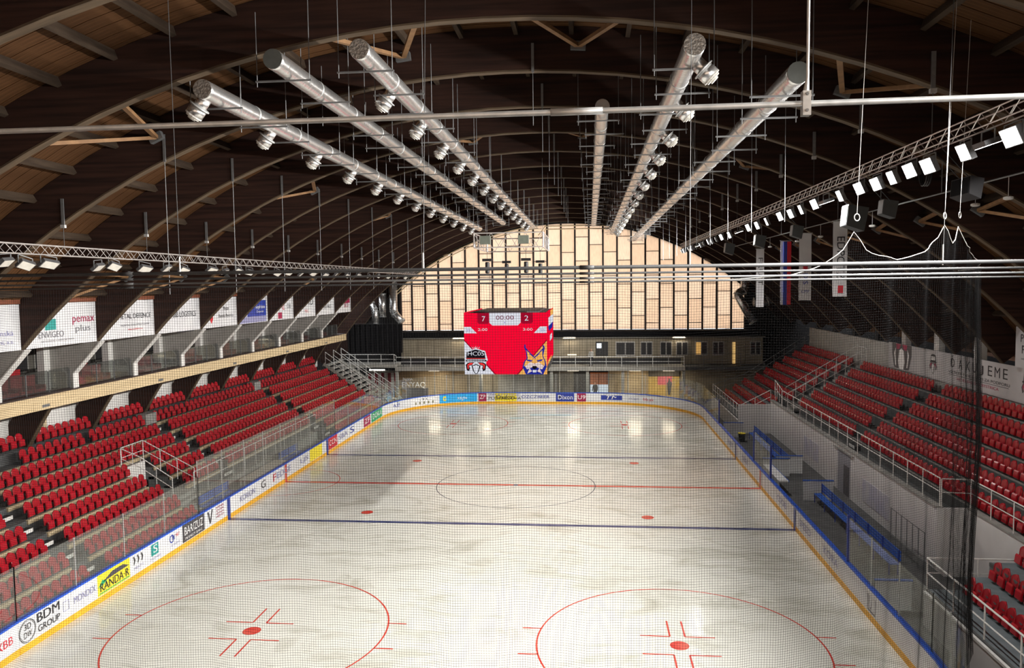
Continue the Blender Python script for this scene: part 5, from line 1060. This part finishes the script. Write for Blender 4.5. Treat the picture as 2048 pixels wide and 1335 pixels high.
def strand_mesh(lines, r):
    V = []; F = []; b = 0
    ca = [(math.cos(2*math.pi*k/3+0.5)*r, math.sin(2*math.pi*k/3+0.5)*r) for k in range(3)]
    for pts, horiz, nrm in lines:
        n = len(pts)
        for (x, y, z), (nx, ny) in zip(pts, nrm):
            for c, s in ca:
                V.append((x+nx*c, y+ny*c, z+s) if horiz else (x+nx*c-ny*s, y+ny*c+nx*s, z))
        for i in range(n-1):
            for k in range(3): F.append((b+3*i+k, b+3*i+(k+1) % 3, b+3*i+3+(k+1) % 3, b+3*i+3+k))
        b += 3*n
    return V, F
lines = []; ns = int((nt_s1-nt_s0)/PIT); base_cache = [netbase(nt_s0+PIT*i) for i in range(ns+1)]; nr = [rim(nt_s0+PIT*i)[1] for i in range(ns+1)]
nrm_ = [(-t[1], t[0]) for t in nr]
for i in range(ns+1):
    x, y, deg = base_cache[i]; zt = nettop(deg); sw = 0.03*math.sin(i*0.37)
    zs = [2.86+(zt-2.86)*k/9 for k in range(10)]
    lines.append(([(x+nrm_[i][0]*0.05*math.sin(z*0.9+i*0.01), y+nrm_[i][1]*0.05*math.sin(z*0.9+i*0.01), z) for z in zs], False, [nrm_[i]]*10))
st_ = 4
idx = list(range(0, ns+1, st_))
nh = int((12.5-2.86)/PIT)
for j in range(nh):
    z = 2.86+PIT*j; run = []
    for i in idx:
        x, y, deg = base_cache[i]; dz = 0.02*math.sin(i*PIT*2.2+j*0.02)
        if z <= nettop(deg): run.append((i, (x+nrm_[i][0]*0.05*math.sin(z*0.9+i*0.01), y+nrm_[i][1]*0.05*math.sin(z*0.9+i*0.01), z+dz)))
        else:
            if len(run) > 1: lines.append(([q for _, q in run], True, [nrm_[q] for q, _ in run]))
            run = []
    if len(run) > 1: lines.append(([q for _, q in run], True, [nrm_[q] for q, _ in run]))
V, F = strand_mesh(lines, 0.0021)
me = bpy.data.meshes.new('net_twine'); me.from_pydata(V, [], F); me.materials.append(NETM); me.update()
net = empty('safety_net', (0, -30, 2.86), 'fine black safety net hanging from the pipes behind the near boards', 'net')
o = place('mesh_twine', me, net); o.location = -net.location; tag(o, kind='stuff')
hr = []
for i in range(0, int((13.35-0.75)/PIT), 3): x, y, deg = base_cache[i]; hr.append((x, y, nettop(deg)+0.01))
MB().tube(hr, 0.007, 5).build('head_rope', ROPE, net)
for (deg, zr) in ((-63.8, 12.42), (-47.8, 12.52), (-42.0, 12.58)):
    s = S5+RR*math.radians(-deg); x, y, _ = netbase(s)
    o = empty('rope_ring', (x, y, zr), 'pale metal ring on a thin rope holding the net head', 'ring', 'rings of the safety net')
    (px_, py_), (tx, ty) = rim(s)
    MB().tube([(x+tx*0.06*math.cos(t*math.pi/8), y+ty*0.06*math.cos(t*math.pi/8), zr+0.06+0.06*math.sin(t*math.pi/8)) for t in range(17)], 0.008, 5, False).build('ring', ROPE, o); MB().tube([(x, y, zr+0.12), (x+0.3, y+0.4, zin(x)+0.5)], 0.004, 4).build('rope', ROPE, o)

# ------------------------------------------------------------------ people far off
def person(loc, h, rot, top, legs, label, arms=0.12):
    o = empty('person', loc, label, 'person'); s = h/1.75
    J = [(0, 0, .98), (0, 0, 1.20), (0, 0, 1.42), (0, .01, 1.52), (0, .01, 1.64), (.10, 0, .92), (.11, .02, .50), (.11, 0, .09), (.12, .14, .03), (-.10, 0, .92), (-.12, -.02, .50), (-.12, 0, .09), (-.13, .14, .03), (.19, 0, 1.40), (.25, .02, 1.12), (.26, arms, .90), (.27, arms+.06, .82), (-.19, 0, 1.40), (-.25, .0, 1.12), (-.24, arms, .90), (-.24, arms+.06, .82), (0, .02, 1.70)]
    Ed = [(0, 1), (1, 2), (2, 3), (3, 4), (0, 5), (5, 6), (6, 7), (7, 8), (0, 9), (9, 10), (10, 11), (11, 12), (2, 13), (13, 14), (14, 15), (15, 16), (2, 17), (17, 18), (18, 19), (19, 20), (4, 21)]
    Rd = [.15, .14, .15, .055, .10, .09, .065, .045, .04, .09, .065, .045, .04, .07, .05, .038, .035, .07, .05, .038, .035, .085]
    me = bpy.data.meshes.new('figure'); me.from_pydata([(x*s, y*s, z*s) for x, y, z in J], Ed, []); ob = place('body', me, o); o.rotation_euler = (0, 0, rot)
    sk = ob.modifiers.new('skin', 'SKIN'); su = ob.modifiers.new('sub', 'SUBSURF'); su.levels = su.render_levels = 2
    for i, v in enumerate(me.skin_vertices[0].data): v.radius = (Rd[i]*s*(1.15 if i in (1, 2, 0) else 1), Rd[i]*s*(0.75 if i in (0, 1, 2) else 1)); v.use_root = (i == 0)
    m = bpy.data.materials.new('clothing'); m.use_nodes = True; nt = m.node_tree; b = nt.nodes['Principled BSDF']; b.inputs['Roughness'].default_value = 0.8
    tc = nt.nodes.new('ShaderNodeTexCoord'); sp_ = nt.nodes.new('ShaderNodeSeparateXYZ'); rp = nt.nodes.new('ShaderNodeValToRGB'); rp.color_ramp.interpolation = 'CONSTANT'; dv = nt.nodes.new('ShaderNodeMath'); dv.operation = 'DIVIDE'; dv.inputs[1].default_value = 1.9*s
    e = rp.color_ramp.elements; e[0].position = 0; e[0].color = (0.02, 0.02, 0.02, 1); e[1].position = .05; e[1].color = (*legs, 1)
    for p_, c in ((.50, top), (.775, (.38, .22, .15)), (.905, (.03, .02, .015))): q = e.new(p_); q.color = (*c, 1)
    nt.links.new(tc.outputs['Object'], sp_.inputs[0]); nt.links.new(sp_.outputs[2], dv.inputs[0]); nt.links.new(dv.outputs[0], rp.inputs[0]); nt.links.new(rp.outputs[0], b.inputs['Base Color']); me.materials.append(m)
person((4.75, 32.9, -0.06), 1.78, 0.4, (.015, .015, .018), (.012, .012, .015), 'person in dark clothes standing before the doorway with the orange shutter')
person((4.35, 32.2, 3.36), 1.72, 2.6, (.42, .41, .39), (.03, .03, .035), 'person in a pale top standing on the balcony', 0.05)

make_seats(); finish_text()
